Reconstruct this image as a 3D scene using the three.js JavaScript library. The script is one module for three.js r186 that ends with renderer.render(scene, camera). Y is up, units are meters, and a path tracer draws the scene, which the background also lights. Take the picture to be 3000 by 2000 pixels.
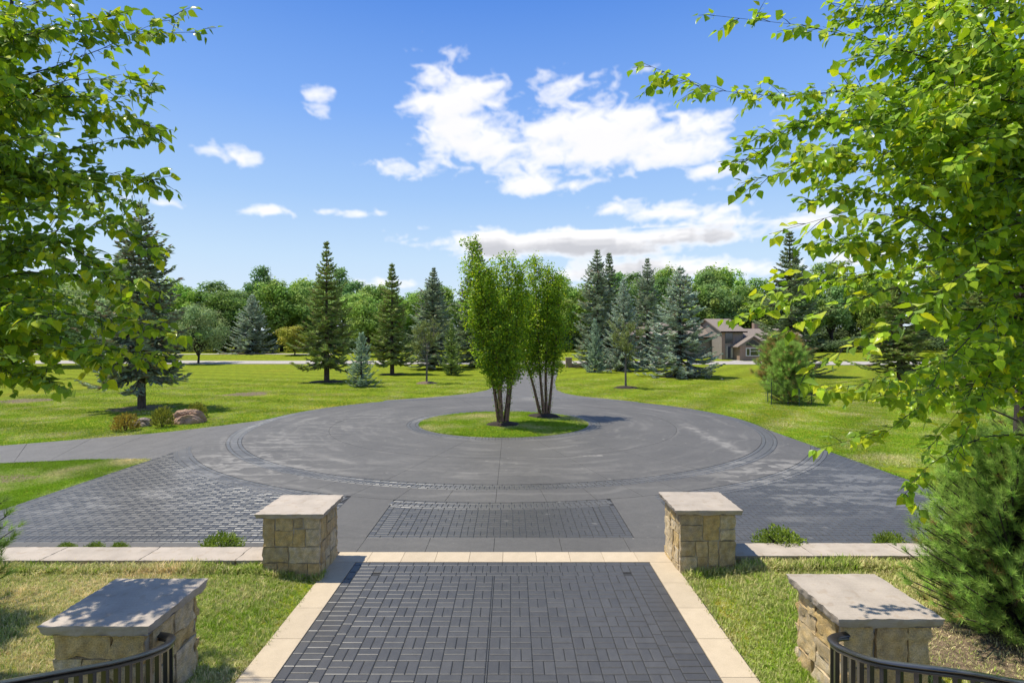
import * as THREE from 'three';
import { mergeGeometries } from 'three/addons/utils/BufferGeometryUtils.js';

// ---------------------------------------------------------------- camera, sky, sun, exposure
const scene = new THREE.Scene();
const camera = new THREE.PerspectiveCamera(63.37, 1024 / 682, 0.05, 4000);
camera.position.set(0, 3, 0);
camera.rotation.set(-0.00494, 0, 0);
const renderer = new THREE.WebGLRenderer({ antialias: true });
renderer.toneMapping = THREE.LinearToneMapping;
renderer.toneMappingExposure = 1.36;
renderer.shadowMap.enabled = true;
renderer.shadowMap.type = THREE.PCFSoftShadowMap;

const sunTo = new THREE.Vector3(-0.43, 1, -0.11).normalize();
const sun = new THREE.DirectionalLight(new THREE.Color().setRGB(1, 0.94, 0.82), 4.75);
sun.name = 'sun';
sun.position.copy(sunTo).multiplyScalar(150).add(new THREE.Vector3(0, 0, -30));
sun.target.position.set(0, 0, -30);
sun.castShadow = true;
sun.shadow.mapSize.set(4096, 4096);
Object.assign(sun.shadow.camera, { left: -90, right: 90, top: 90, bottom: -90, near: 1, far: 400 });
scene.add(sun, sun.target);

const PI = Math.PI, sin = Math.sin, cos = Math.cos, abs = Math.abs, sqrt = Math.sqrt, floor = Math.floor, min = Math.min, max = Math.max;
const clamp = (x, a = 0, b = 1) => (x < a ? a : x > b ? b : x);
const lerp = (a, b, t) => a + (b - a) * t;
const sstep = (a, b, x) => { const t = clamp((x - a) / (b - a)); return t * t * (3 - 2 * t); };
const table = (list, x) => { if (x <= list[0][0]) return list[0][1]; for (let i = 1; i < list.length; i++) if (x <= list[i][0]) return lerp(list[i - 1][1], list[i][1], (x - list[i - 1][0]) / (list[i][0] - list[i - 1][0])); return list[list.length - 1][1]; };
function rng(seed) { let s = seed >>> 0; const f = () => { s = (s + 0x6d2b79f5) >>> 0; let t = Math.imul(s ^ (s >>> 15), 1 | s); t = (t + Math.imul(t ^ (t >>> 7), 61 | t)) ^ t; return ((t ^ (t >>> 14)) >>> 0) / 4294967296; }; f.r = (a, b) => a + (b - a) * f(); f.n = () => (f() + f() + f() - 1.5) * 0.82; return f; }
const perm = new Uint16Array(512); { const R = rng(7), a = [...Array(256).keys()]; for (let i = 255; i > 0; i--) { const j = floor(R() * (i + 1)); [a[i], a[j]] = [a[j], a[i]]; } for (let i = 0; i < 512; i++) perm[i] = a[i & 255]; }
const grad = new Float32Array(512); { const R = rng(11); for (let i = 0; i < 256; i++) { const t = R() * 2 * PI; grad[i * 2] = cos(t); grad[i * 2 + 1] = sin(t); } }
// gradient noise, about -1..1; with a period it repeats
function noise(x, y, period = 256) {
  const X = floor(x), Y = floor(y), fx = x - X, fy = y - Y, w = (n) => ((n % period) + period) % period & 255;
  const x0 = w(X), x1 = w(X + 1), y0 = w(Y), y1 = w(Y + 1);
  const g = (a, b, u, v) => { const k = perm[perm[a] + b] * 2; return grad[k] * u + grad[k + 1] * v; };
  const s = fx * fx * fx * (fx * (fx * 6 - 15) + 10), t = fy * fy * fy * (fy * (fy * 6 - 15) + 10);
  const a = g(x0, y0, fx, fy), b = g(x1, y0, fx - 1, fy), c = g(x0, y1, fx, fy - 1), d = g(x1, y1, fx - 1, fy - 1);
  return (a + (b - a) * s + (c + (d - c) * s - a - (b - a) * s) * t) * 1.5;
}
function fbm(x, y, oct = 4, period = 256, gain = 0.5) { let s = 0, a = 0.5; for (let i = 0; i < oct; i++) { s += a * noise(x, y, period); x *= 2; y *= 2; period = min(256, period * 2); a *= gain; } return s; }

// the sky: clear air from pale at the horizon to blue overhead, and fair-weather clouds
{
  const W = 3072, H = 1536, data = new Float32Array(W * H * 4), mask = new Float32Array(W * H / 2), soft = new Float32Array(W * H / 2);
  const clear = [[0, [0.76, 0.86, 0.96]], [3, [0.68, 0.82, 0.96]], [8, [0.55, 0.745, 0.96]], [14, [0.37, 0.59, 0.94]], [22, [0.215, 0.425, 0.90]], [32, [0.098, 0.27, 0.77]], [50, [0.082, 0.235, 0.70]], [90, [0.075, 0.215, 0.65]]];  // air above the view is brightened to add ambient fill from overhead
  // [degrees right of the walk's axis, degrees up, half width, half height, thickness]
  const clouds = [
    [-6.0, 22.8, 5.0, 3.9, 1.12], [-5.2, 19.2, 4.9, 2.6, 1.0], [-11.0, 16.6, 4.4, 1.3, 0.78], [8.4, 19.6, 9.4, 4.0, 1.18], [16.6, 18.3, 6.9, 2.6, 0.98], [0.6, 17.2, 5.0, 1.6, 0.7], [19.8, 15.8, 3.4, 1.2, 0.8], [2.4, 15.4, 5.2, 1.35, 1.0], [3.8, 17.2, 3.6, 1.6, 0.7],
    [5.0, 24.6, 5.0, 1.9, 0.62], [12.4, 25.0, 3.4, 0.9, 0.5], [2.4, 22.6, 2.4, 1.5, 0.6], [19.6, 20.8, 3.6, 0.9, 0.6],
    [-19.4, 22.4, 2.3, 1.7, 0.62], [-24.2, 12.0, 2.4, 0.75, 0.8], [-15.4, 12.1, 2.4, 0.8, 0.9], [-19.0, 12.2, 1.8, 0.5, 0.55], [-26.4, 16.5, 2.8, 1.7, 0.78], [-32.4, 11.6, 3.2, 0.7, 0.6],
    [11.6, 13.0, 4.8, 1.3, 0.72], [16.8, 12.5, 6.4, 1.4, 0.82], [20.4, 11.2, 4.8, 1.0, 0.8], [21.4, 14.1, 2.0, 0.8, 0.6], [9.0, 15.9, 1.8, 0.7, 0.5], [28.5, 10.8, 5.0, 1.2, 0.75],
    [0.6, 9.4, 7.4, 1.6, 1.1], [5.4, 9.6, 14.0, 1.9, 1.2], [15.4, 9.9, 8.4, 1.4, 1.05], [20.0, 9.5, 2.2, 0.8, 0.75],
    [13.0, 6.6, 12.0, 1.5, 1.15], [21.0, 6.6, 6.0, 0.9, 0.8], [-11.4, 5.5, 5.6, 0.62, 0.75], [5.6, 5.2, 5.6, 0.55, 0.7], [26, 4.4, 7, 0.6, 0.6], [-20, 3.8, 5, 0.35, 0.45], [33, 7.2, 6, 0.9, 0.8], [-38, 6.5, 5, 0.6, 0.6],
  ];
  const R = rng(404);   // the same kind of sky all round; extra unseen clouds added to raise ambient light
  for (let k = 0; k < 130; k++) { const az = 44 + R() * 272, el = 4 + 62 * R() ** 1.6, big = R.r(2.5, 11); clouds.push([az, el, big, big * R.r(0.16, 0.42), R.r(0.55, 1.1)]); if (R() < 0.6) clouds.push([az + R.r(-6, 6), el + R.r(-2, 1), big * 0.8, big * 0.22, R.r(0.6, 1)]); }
  const deg = PI / 180, px = W / 360;
  for (const [az, el, rw, rh, th] of clouds) {
    const rz = rw / cos(el * deg), j0 = max(0, floor((el - rh * 2) * px)), j1 = min(H / 2 - 1, floor((el + rh * 2) * px));
    for (let j = j0; j <= j1; j++) for (let i = floor((az - rz * 2) * px); i <= (az + rz * 2) * px; i++) {
      const dx = (i / px - az) / rz, dy = (j / px - el) / rh * (j / px < el ? 1.25 : 1), q = dx * dx + dy * dy;
      if (q > 3.4) continue;
      const c = (((i % W) + W) % W) + j * W, m = th * Math.exp(-q * 1.05);
      mask[c] = max(mask[c], m) + 0.25 * min(mask[c], m);
    }
  }
  for (let j = 0; j < H / 2; j++) for (let i = 0; i < W; i++) {
    const c = j * W + i, m = mask[c];
    if (m < 0.06) continue;
    const el = j / px, x = (i > W / 2 ? i - W : i) / px * cos(el * deg), s = el < 11 ? 0.62 : 1;
    const warp = noise(x * 0.5, el * 0.8) * 0.45;
    const f = fbm(x * 0.30 * s + warp, el * 0.56 + warp * 0.6, 6, 256, 0.52), g = fbm(x * 1.5 + 40 + f, el * 2.6 + 9, 4, 256, 0.62);
    soft[c] = clamp((m - 0.44 + f * 0.80 + g * 0.13) * 1.5);
  }
  for (let j = 0; j < H; j++) for (let i = 0; i < W; i++) {
    const o = (j * W + i) * 4, up = (j + 0.5) / H * 180 - 90;
    let rgb;
    if (up <= 0) rgb = [0.2, 0.24, 0.2];
    else {
      let k = 1; while (k < clear.length - 1 && clear[k][0] < up) k++;
      const t = (up - clear[k - 1][0]) / (clear[k][0] - clear[k - 1][0]);
      rgb = [0, 1, 2].map((q) => lerp(clear[k - 1][1][q], clear[k][1][q], t));
      // column 0 is straight behind -x; turn it so that mask column 0 lies on the walk's axis
      const ci = ((i - W / 4) % W + W) % W, cj = j - H / 2, c = cj * W + ci, a = soft[c];
      if (a > 0) {
        const over = (n) => (cj + n < H / 2 ? soft[c + n * W] : 0), low = up < 11 ? 1.1 : 0.22;
        const dark = low * 0.40 * sstep(0.1, 0.95, (over(4) + over(8) + over(13)) / 3) * sstep(0.3, 1, a);
        const al = (1 - (1 - a) ** 1.7) * (up < 3 ? up / 3 : 1) * 0.97, white = [1.06, 1.06, 1.07].map((w, q) => w * (1 - dark) + dark * [0.02, 0.05, 0.14][q]);
        rgb = rgb.map((v, q) => lerp(v, white[q], al));
      }
    }
    data[o] = rgb[0] * 0.768; data[o + 1] = rgb[1] * 0.758; data[o + 2] = rgb[2] * 0.755; data[o + 3] = 1;
  }
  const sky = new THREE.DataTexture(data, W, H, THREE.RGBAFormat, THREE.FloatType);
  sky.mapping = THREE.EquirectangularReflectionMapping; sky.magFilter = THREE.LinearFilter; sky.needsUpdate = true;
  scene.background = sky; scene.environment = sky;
}
// ---------------------------------------------------------------- tools
const taken = {};
function numbered(n) { if (!(n in taken)) { taken[n] = 0; return n; } return n + '_' + String(++taken[n]).padStart(3, '0'); }
const V = (x, d, y = 0) => new THREE.Vector3(x, y, -d);          // x right, d metres in front of the porch, y up
function tag(o, label, category, group) { o.userData.label = label; o.userData.category = category; if (group) o.userData.group = group; return o; }
function shade(o) { o.traverse((m) => { if (m.isMesh) { m.castShadow = true; m.receiveShadow = true; } }); return o; }
function thing(name, label, category, at = [0, 0, 0], turn = 0, group) { const o = new THREE.Group(); o.name = numbered(name); o.position.set(at[0], at[1], at[2]); o.rotation.y = turn; scene.add(o); return tag(o, label, category, group); }
function part(name, geo, material, parent, kind) { const m = new THREE.Mesh(geo, material); m.name = name; m.castShadow = m.receiveShadow = true; if (kind) m.userData.kind = kind; parent.add(m); return m; }
function struct(name, geo, material) { const m = geo ? new THREE.Mesh(geo, material) : new THREE.Group(); m.name = numbered(name); m.castShadow = m.receiveShadow = true; m.userData.kind = 'structure'; scene.add(m); return m; }
function copyOf(src, name, label, group, at, turn = 0, sc = [1, 1, 1]) { const c = src.clone(); c.name = numbered(name); c.userData = { ...src.userData, label }; if (group) c.userData.group = group; else delete c.userData.group; c.position.set(at[0], at[1], at[2]); c.rotation.y = turn; c.scale.set(sc[0], sc[1], sc[2]); scene.add(c); return c; }

class Geo {
  constructor() { this.p = []; this.t = []; this.c = []; this.i = []; this.nv = 0; this.col = null; }
  v(x, y, z, u = 0, w = 0, col = this.col) { this.p.push(x, y, z); this.t.push(u, w); if (col) this.c.push(col[0], col[1], col[2]); return this.nv++; }
  tri(a, b, c) { this.i.push(a, b, c); }
  quad(a, b, c, d) { this.i.push(a, b, c, a, c, d); }
  face(pts, uvs) { const k = pts.map((q, n) => this.v(q[0], q[1], q[2], ...(uvs ? uvs[n] : [q[0], -q[2]]))); for (let n = 2; n < k.length; n++) this.tri(k[0], k[n - 1], k[n]); }
  box(x0, x1, y0, y1, z0, z1, s = 1) {
    const q = (a, b, c, d, uv) => this.face([a, b, c, d], uv), X = x1 - x0, Y = y1 - y0, Z = z1 - z0, U = (u, w) => [[0, 0], [u * s, 0], [u * s, w * s], [0, w * s]];
    q([x0, y0, z1], [x1, y0, z1], [x1, y1, z1], [x0, y1, z1], U(X, Y)); q([x1, y0, z0], [x0, y0, z0], [x0, y1, z0], [x1, y1, z0], U(X, Y));
    q([x1, y0, z1], [x1, y0, z0], [x1, y1, z0], [x1, y1, z1], U(Z, Y)); q([x0, y0, z0], [x0, y0, z1], [x0, y1, z1], [x0, y1, z0], U(Z, Y));
    q([x0, y1, z1], [x1, y1, z1], [x1, y1, z0], [x0, y1, z0], U(X, Z)); q([x0, y0, z0], [x1, y0, z0], [x1, y0, z1], [x0, y0, z1], U(X, Z));
    return this;
  }
  tube(pts, rad, sides = 6, cap = true) {   // pts: Vector3[]; rad: number[]
    const n = pts.length, T = new THREE.Vector3(), A = new THREE.Vector3(), B = new THREE.Vector3(); let prev = null, len = 0;
    for (let k = 0; k < n; k++) {
      T.subVectors(pts[min(n - 1, k + 1)], pts[max(0, k - 1)]).normalize();
      if (k) len += pts[k].distanceTo(pts[k - 1]);
      A.set(abs(T.y) > 0.9 ? 1 : 0, abs(T.y) > 0.9 ? 0 : 1, 0).cross(T).normalize(); B.crossVectors(T, A);
      const row = [];
      for (let s = 0; s <= sides; s++) { const a = s / sides * 2 * PI, c = cos(a) * rad[k], e = sin(a) * rad[k]; row.push(this.v(pts[k].x + A.x * c + B.x * e, pts[k].y + A.y * c + B.y * e, pts[k].z + A.z * c + B.z * e, s / sides, len)); }
      if (prev) for (let s = 0; s < sides; s++) this.quad(prev[s], prev[s + 1], row[s + 1], row[s]);
      prev = row;
    }
    if (cap) { const c = this.v(pts[n - 1].x, pts[n - 1].y, pts[n - 1].z, 0.5, len); for (let s = 0; s < sides; s++) this.tri(prev[s], prev[s + 1], c); }
    return this;
  }
  build() {
    const g = new THREE.BufferGeometry();
    g.setAttribute('position', new THREE.BufferAttribute(new Float32Array(this.p), 3));
    g.setAttribute('uv', new THREE.BufferAttribute(new Float32Array(this.t), 2));
    if (this.c.length) g.setAttribute('color', new THREE.BufferAttribute(new Float32Array(this.c), 3));
    g.setIndex(new THREE.BufferAttribute(new Uint32Array(this.i), 1));
    g.computeVertexNormals();
    return g;
  }
}
function texture(size, fn, srgb = true, height = size) {   // fn(u, v) gives [r, g, b] 0..1
  const d = new Uint8Array(size * height * 4);
  for (let y = 0; y < height; y++) for (let x = 0; x < size; x++) { const c = fn((x + 0.5) / size, (y + 0.5) / height), o = (y * size + x) * 4; d[o] = clamp(c[0]) * 255; d[o + 1] = clamp(c[1]) * 255; d[o + 2] = clamp(c[2]) * 255; d[o + 3] = 255; }
  const t = new THREE.DataTexture(d, size, height, THREE.RGBAFormat);
  t.wrapS = t.wrapT = THREE.RepeatWrapping; t.magFilter = THREE.LinearFilter; t.minFilter = THREE.LinearMipmapLinearFilter; t.generateMipmaps = true;
  if (srgb) t.colorSpace = THREE.SRGBColorSpace; t.needsUpdate = true;
  return t;
}
const scaled = (t, k) => { const c = t.clone(); c.repeat.set(k, k); c.needsUpdate = true; return c; };
const rgb = (r, g, b) => new THREE.Color().setRGB(r, g, b);
const mat = (o) => new THREE.MeshPhysicalMaterial({ roughness: 0.85, side: THREE.DoubleSide, ...o });
const grey = (x) => [x, x, x];

// ---------------------------------------------------------------- textures and materials
const R0 = rng(99);
const grainTex = texture(512, (u, v) => grey(0.93 + 0.12 * fbm(u * 48, v * 48, 3, 48) + 0.10 * fbm(u * 6, v * 6, 4, 6) + 0.05 * (R0() - 0.5)));
const grainBump = texture(512, (u, v) => grey(0.5 + 0.5 * fbm(u * 40, v * 40, 4, 40) + 0.12 * (R0() - 0.5)), false);
const stoneTex = texture(512, (u, v) => { const a = fbm(u * 5, v * 5, 5, 5), b = fbm(u * 30 + 7, v * 30, 3, 30), k = 0.90 + 0.22 * a + 0.2 * b + 0.05 * (R0() - 0.5), w = 0.07 * noise(u * 7 + 3, v * 7, 7); return [k + w * 0.3, k - 0.01, k - 0.04 - w]; });
const limeTex = texture(512, (u, v) => { const a = fbm(u * 4, v * 4, 4, 4), b = noise(u * 3, v * 70, 128), k = 0.95 + 0.10 * a + 0.02 * b + 0.06 * fbm(u * 64, v * 64, 2, 64) + 0.03 * (R0() - 0.5), s = sstep(0.16, 0.4, fbm(u * 9 + 5, v * 9 + 3, 3, 9)); return [k - 0.04 * s, k - 0.055 * s, k - 0.075 * s]; });
const speckTex = texture(512, (u, v) => { const k = 0.95 + 0.06 * fbm(u * 60, v * 60, 2, 60) + 0.05 * fbm(u * 5, v * 5, 3, 5) + (R0() < 0.12 ? -0.12 * R0() : 0.05 * R0()); return [k, k - 0.005, k - 0.015]; });
const barkTex = texture(256, (u, v) => grey(0.85 + 0.35 * fbm(u * 14, v * 5, 4, 14) + 0.06 * (R0() - 0.5)), true);
const barkBump = texture(256, (u, v) => grey(0.5 + 0.7 * fbm(u * 14, v * 5, 4, 14)), false);
const birchTex = texture(256, (u, v) => { const p = fbm(u * 6, v * 10, 4, 6), s = sstep(0.05, 0.3, p), l = noise(u * 3, v * 40, 40) > 0.45 ? 0.75 : 1; return [(0.62 - 0.34 * s) * l, (0.50 - 0.30 * s) * l, (0.42 - 0.27 * s) * l]; });
const leafTex = texture(128, (u, v) => { const x = abs(u - 0.5), mid = x < 0.018 ? 1 : 0, q = ((v - x * 0.9) * 8) % 1, side = x < 0.45 && (q < 0.12 || q > 0.94) ? 0.5 : 0, m = fbm(u * 8, v * 8, 3, 8), k = max(mid, side); return [0.92 + 0.12 * k + 0.10 * m, 0.94 + 0.09 * k + 0.07 * m, 0.92 + 0.08 * k + 0.1 * m]; });
const lawnTex = texture(1024, (u, v) => {
  const a = fbm(u * 10, v * 10, 4, 10), b = fbm(u * 90 + 3, v * 90, 3, 90), c = R0(), k = 0.82 + 0.2 * a + 0.30 * b + 0.16 * (c - 0.5), y = 0.16 * fbm(u * 16 + 9, v * 16 + 2, 3, 16);
  return [k + y, k + 0.03, k - y * 0.8];
});
const lawnBump = texture(512, (u, v) => grey(0.5 + 0.5 * fbm(u * 110, v * 110, 2, 110) + 0.5 * (R0() - 0.5)), false);
const soilTex = texture(512, (u, v) => { const a = fbm(u * 18, v * 18, 4, 18), c = R0(), k = 0.7 + 0.5 * a + 0.3 * (c - 0.5); return [k + 0.02, k, k - 0.03]; });

// dust and tyre marks that lie on the sealed forecourt: 20 m x 20 m, x -10..10, d 7..27
const dustTex = texture(2048, (u, v) => {
  const x = -10 + 20 * u, d = 7 + 20 * v, cx = x + 0.3, cd = d - 19.8, r = sqrt(cx * cx + cd * cd), an = Math.atan2(cx, -cd);
  let k = 0.70 + 0.085 * fbm(x * 0.55, d * 0.55, 5) + 0.05 * fbm(x * 9, d * 9, 3) + 0.09 * (R0() - 0.5);
  const wisp = fbm(x * 1.1 + fbm(x * 2, d * 2, 2) * 1.6 + 20, d * 3.1 + 5, 5, 256, 0.58), arcs = fbm(r * 3.2 + fbm(x, d, 2), an * 3.2 + 8, 4, 256, 0.55);
  let w = 0.10 * sstep(0.06, 0.42, arcs) * (r < 9.7 ? 1 : 0.3);
  const patch = (px, pd, rx, rd, s) => { const q = ((x - px) / rx) ** 2 + ((d - pd) / rd) ** 2; if (q < 4) w += s * Math.exp(-q * 1.2) * sstep(-0.12, 0.34, wisp); };
  patch(6.3, 13.0, 1.3, 0.7, 0.62); patch(6.6, 11.6, 1.3, 1.2, 0.60); patch(5.5, 10.3, 0.8, 0.9, 0.58); patch(7.2, 9.8, 0.9, 0.9, 0.42); patch(7.6, 11.4, 0.7, 0.8, 0.45); patch(4.7, 11.7, 0.8, 0.8, 0.22); patch(4.6, 9.2, 0.5, 0.6, 0.2);
  patch(-7.0, 12.7, 0.9, 0.8, 0.42); patch(-6.6, 13.6, 1.5, 1.0, 0.30); patch(-6.2, 10.6, 2.0, 1.2, 0.26); patch(-7.6, 9.9, 1.3, 1.3, 0.24); patch(-6.9, 15.6, 2.0, 2.2, 0.24); patch(-5.2, 12.6, 1.7, 1.0, 0.2); patch(-6.0, 20, 2.5, 2.5, 0.2); patch(0, 12.6, 4.5, 1.0, 0.10); patch(2.1, 14.2, 0.7, 0.10, 0.5);
  const track = (x - 6.05 - 0.02 * (d - 17) ** 2 * 0.2); if (d > 14.2 && d < 21.5) w += (0.30 + 0.14 * wisp) * Math.exp(-((track / 0.19) ** 2)) * sstep(14.2, 14.8, d) * (1 - sstep(17.5, 21.5, d)) * sstep(-0.45, 0.2, wisp + 0.3 * noise(x * 7, d * 2));
  const R2 = 4.9 + 0.15 * noise(an * 4, 3); w += 0.09 * Math.exp(-(((r - R2) / 0.12) ** 2)) * sstep(-0.1, 0.3, noise(an * 2.5, 9)) + 0.08 * Math.exp(-(((r - 7.3) / 0.16) ** 2)) * sstep(-0.1, 0.35, noise(an * 2.2 + 4, 1));
  const sp = noise(x * 6.3 + 3, d * 6.3) * noise(x * 4.1, d * 4.1 + 7); if (sp > 0.42) w += 0.22;
  return [k + w, k + w * 0.99, k + w * 0.985];
});
dustTex.wrapS = dustTex.wrapT = THREE.ClampToEdgeWrapping;
const dustUV = (x, d) => [(x + 10) / 20, (d - 7) / 20];

const M = {
  concrete: mat({ color: rgb(0.192, 0.180, 0.156), map: dustTex, bumpMap: grainBump, bumpScale: 0.0015, roughness: 0.66 }),
  paver: mat({ color: rgb(0.130, 0.124, 0.110), map: dustTex, roughness: 0.5, clearcoat: 0.2, clearcoatRoughness: 0.3, specularIntensity: 0.7 }),
  ringPaver: mat({ color: rgb(0.170, 0.160, 0.138), map: dustTex, roughness: 0.5, clearcoat: 0.2, clearcoatRoughness: 0.3 }),
  walkPaver: [0.88, 0.95, 1, 1.05, 1.12].map((k) => mat({ color: rgb(0.063 * k, 0.061 * k, 0.057 * k), map: scaled(grainTex, 1.6), bumpMap: scaled(grainBump, 5), bumpScale: 0.0012, roughness: 0.52, clearcoat: 0.16, clearcoatRoughness: 0.32 })),
  bedding: mat({ color: rgb(0.022, 0.023, 0.025), roughness: 0.9 }),
  roadSeal: mat({ color: rgb(0.122, 0.115, 0.102), map: scaled(grainTex, 0.35), bumpMap: scaled(grainBump, 2), bumpScale: 0.001, roughness: 0.68 }),
  farRoad: mat({ color: rgb(0.40, 0.365, 0.325), map: scaled(grainTex, 0.2), roughness: 0.9 }),
  tan: [0.95, 1.0, 1.05].map((k) => mat({ color: rgb(0.475 * k, 0.39 * k, 0.275 * k), map: scaled(speckTex, 1.4), bumpMap: scaled(grainBump, 6), bumpScale: 0.001, roughness: 0.9 })),
  cap: [0.95, 1.02].map((k) => mat({ color: rgb(0.405 * k, 0.345 * k, 0.278 * k), map: limeTex, bumpMap: scaled(grainBump, 3), bumpScale: 0.0012, roughness: 0.88 })),
  stone: [[0.68, 0.52, 0.29], [0.60, 0.44, 0.235], [0.70, 0.57, 0.38], [0.54, 0.425, 0.26], [0.66, 0.48, 0.225]].map((c) => mat({ color: rgb(...c), map: scaled(stoneTex, 2.6), bumpMap: scaled(grainBump, 3), bumpScale: 0.012, roughness: 0.92 })),
  mortar: mat({ color: rgb(0.46, 0.40, 0.30), map: scaled(grainTex, 3), roughness: 0.95 }),
  iron: mat({ color: rgb(0.017, 0.017, 0.019), roughness: 0.34, bumpMap: scaled(grainBump, 8), bumpScale: 0.0008, clearcoat: 0.7, clearcoatRoughness: 0.22 }),
  lawn: mat({ color: rgb(0.265, 0.305, 0.016), map: scaled(lawnTex, 0.25), bumpMap: scaled(lawnBump, 0.6), bumpScale: 0.03, roughness: 0.95, vertexColors: true, specularIntensity: 0.2 }),
  soil: mat({ color: rgb(0.30, 0.225, 0.15), map: scaled(soilTex, 1.2), bumpMap: scaled(grainBump, 1.5), bumpScale: 0.02, roughness: 1 }),
  mulch: mat({ color: rgb(0.052, 0.036, 0.026), map: scaled(soilTex, 2), roughness: 1 }),
  blade: mat({ color: rgb(1, 1, 1), roughness: 0.9, transmission: 0.3, specularIntensity: 0.25 }),
  bark: mat({ color: rgb(0.115, 0.088, 0.068), map: barkTex, bumpMap: barkBump, bumpScale: 0.02, roughness: 0.95 }),
  darkBark: mat({ color: rgb(0.058, 0.046, 0.037), map: barkTex, bumpMap: barkBump, bumpScale: 0.008, roughness: 0.9 }),
  greyBark: mat({ color: rgb(0.17, 0.145, 0.12), map: barkTex, roughness: 0.95 }),
  birch: mat({ color: rgb(0.62, 0.58, 0.55), map: birchTex, bumpMap: barkBump, bumpScale: 0.012, roughness: 0.9 }),
  leaf: mat({ color: rgb(1, 1, 1), map: leafTex, roughness: 0.92, transmission: 0.53, clearcoat: 0.22, clearcoatRoughness: 0.22, specularIntensity: 0.3 }),
  leafOne: [[0.34, 0.47, 0.010], [0.52, 0.60, 0.010], [0.22, 0.36, 0.012], [0.66, 0.68, 0.014]].map((c) => mat({ color: rgb(...c), map: leafTex, roughness: 0.92, transmission: 0.53, clearcoat: 0.22, clearcoatRoughness: 0.22, specularIntensity: 0.3 })),
  foliage: mat({ color: rgb(1, 1, 1), vertexColors: true, roughness: 0.92, transmission: 0.4, specularIntensity: 0.3 }),
  needles: mat({ color: rgb(1, 1, 1), vertexColors: true, roughness: 0.92, transmission: 0.3, specularIntensity: 0.25 }),
  pineNeedle: mat({ color: rgb(1, 1, 1), roughness: 0.9, transmission: 0.4, specularIntensity: 0.3 }),
  boulder: mat({ color: rgb(0.50, 0.325, 0.225), map: scaled(stoneTex, 1.2), bumpMap: scaled(grainBump, 2), bumpScale: 0.02, roughness: 0.92 }),
  boulderGrey: mat({ color: rgb(0.37, 0.30, 0.245), map: scaled(stoneTex, 1.4), bumpMap: scaled(grainBump, 2), bumpScale: 0.02, roughness: 0.92 }),
};
const mowing = (x, d) => (x < -8 || x > 8 || d > 24 ? 0.16 * sstep(-0.6, 0.6, sin((x > 2 ? x * 0.82 - d * 0.56 : d * 0.93 + x * 0.36) * 2 * PI / 3.1)) - 0.08 : 0);   // grass laid over by the mower in alternate directions
// the land: level round the drive, rising a little towards the woods
const landY = (x, d) => { if (d < 7.35 && abs(x) > 2.2) return -0.03 + 0.1 * sstep(2.3, 3.3, abs(x)) * sstep(4.2, 6.4, d); const far = sstep(60, 92, d) * 0.95, side = 0.16 * sstep(13, 40, abs(x)) * fbm(x * 0.045 + 3, d * 0.045, 2) * sstep(9, 22, abs(x)); return -0.03 + far + side; };
// ---------------------------------------------------------------- land, drive, walk
const CX = -0.3, CD = 19.8;                         // centre of the round drive
const X0 = -8.97, X1 = 8.45, D0 = 7.8;              // forecourt
const arcD = (r, x) => CD - sqrt(max(0, r * r - (x - CX) ** 2));
const driveL = [[27.0, -6.2], [28.6, -3.93], [30.3, -2.4], [32.4, -1.42], [38, -0.9], [45, -0.3], [55, 0.6], [64, 1.5]];
const driveR = [[26.4, 6.0], [28.9, 3.6], [30.5, 2.88], [32.4, 2.6], [38, 2.95], [45, 3.67], [55, 4.6], [64, 5.4]];
const spurUp = [[-8.3, 23.2], [-9.25, 20.3], [-11, 17.85], [-14.4, 15.5], [-20, 12.6], [-30, 9]], spurLow = [[-8.2, 13.4], [-9.2, 13.85], [-10.4, 13.8], [-12.4, 13.35], [-17.5, 11.6], [-27, 7.6]];
function onDrive(x, d, pad = 0) {
  const r = sqrt((x - CX) ** 2 + (d - CD) ** 2);
  if (r < 3.0 - pad) return false;
  if (r < 8.88 + pad) return true;
  if (x > X0 - pad && x < X1 + pad && d > 7.5 - pad && d < 18.5 && (d < 16.5 || x > 0)) return true;
  if (d > 26 && d < 70 && x > table(driveL, d) - pad && x < table(driveR, d) + pad) return true;
  if (x < -8.2 && x > -27) { const up = table(spurUp.map((p) => [-p[0], p[1]]), -x), lo = table(spurLow.map((p) => [-p[0], p[1]]), -x); if (d < up + pad && d > lo - pad) return true; }
  if (x > -2.43 - pad && x < 2.18 + pad && d < 8) return true;
  if (d < 8 + pad && d > (x < 0 ? 7.06 : 7.2) - pad && abs(x) > 2.2) return true;
  return false;
}
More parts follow.
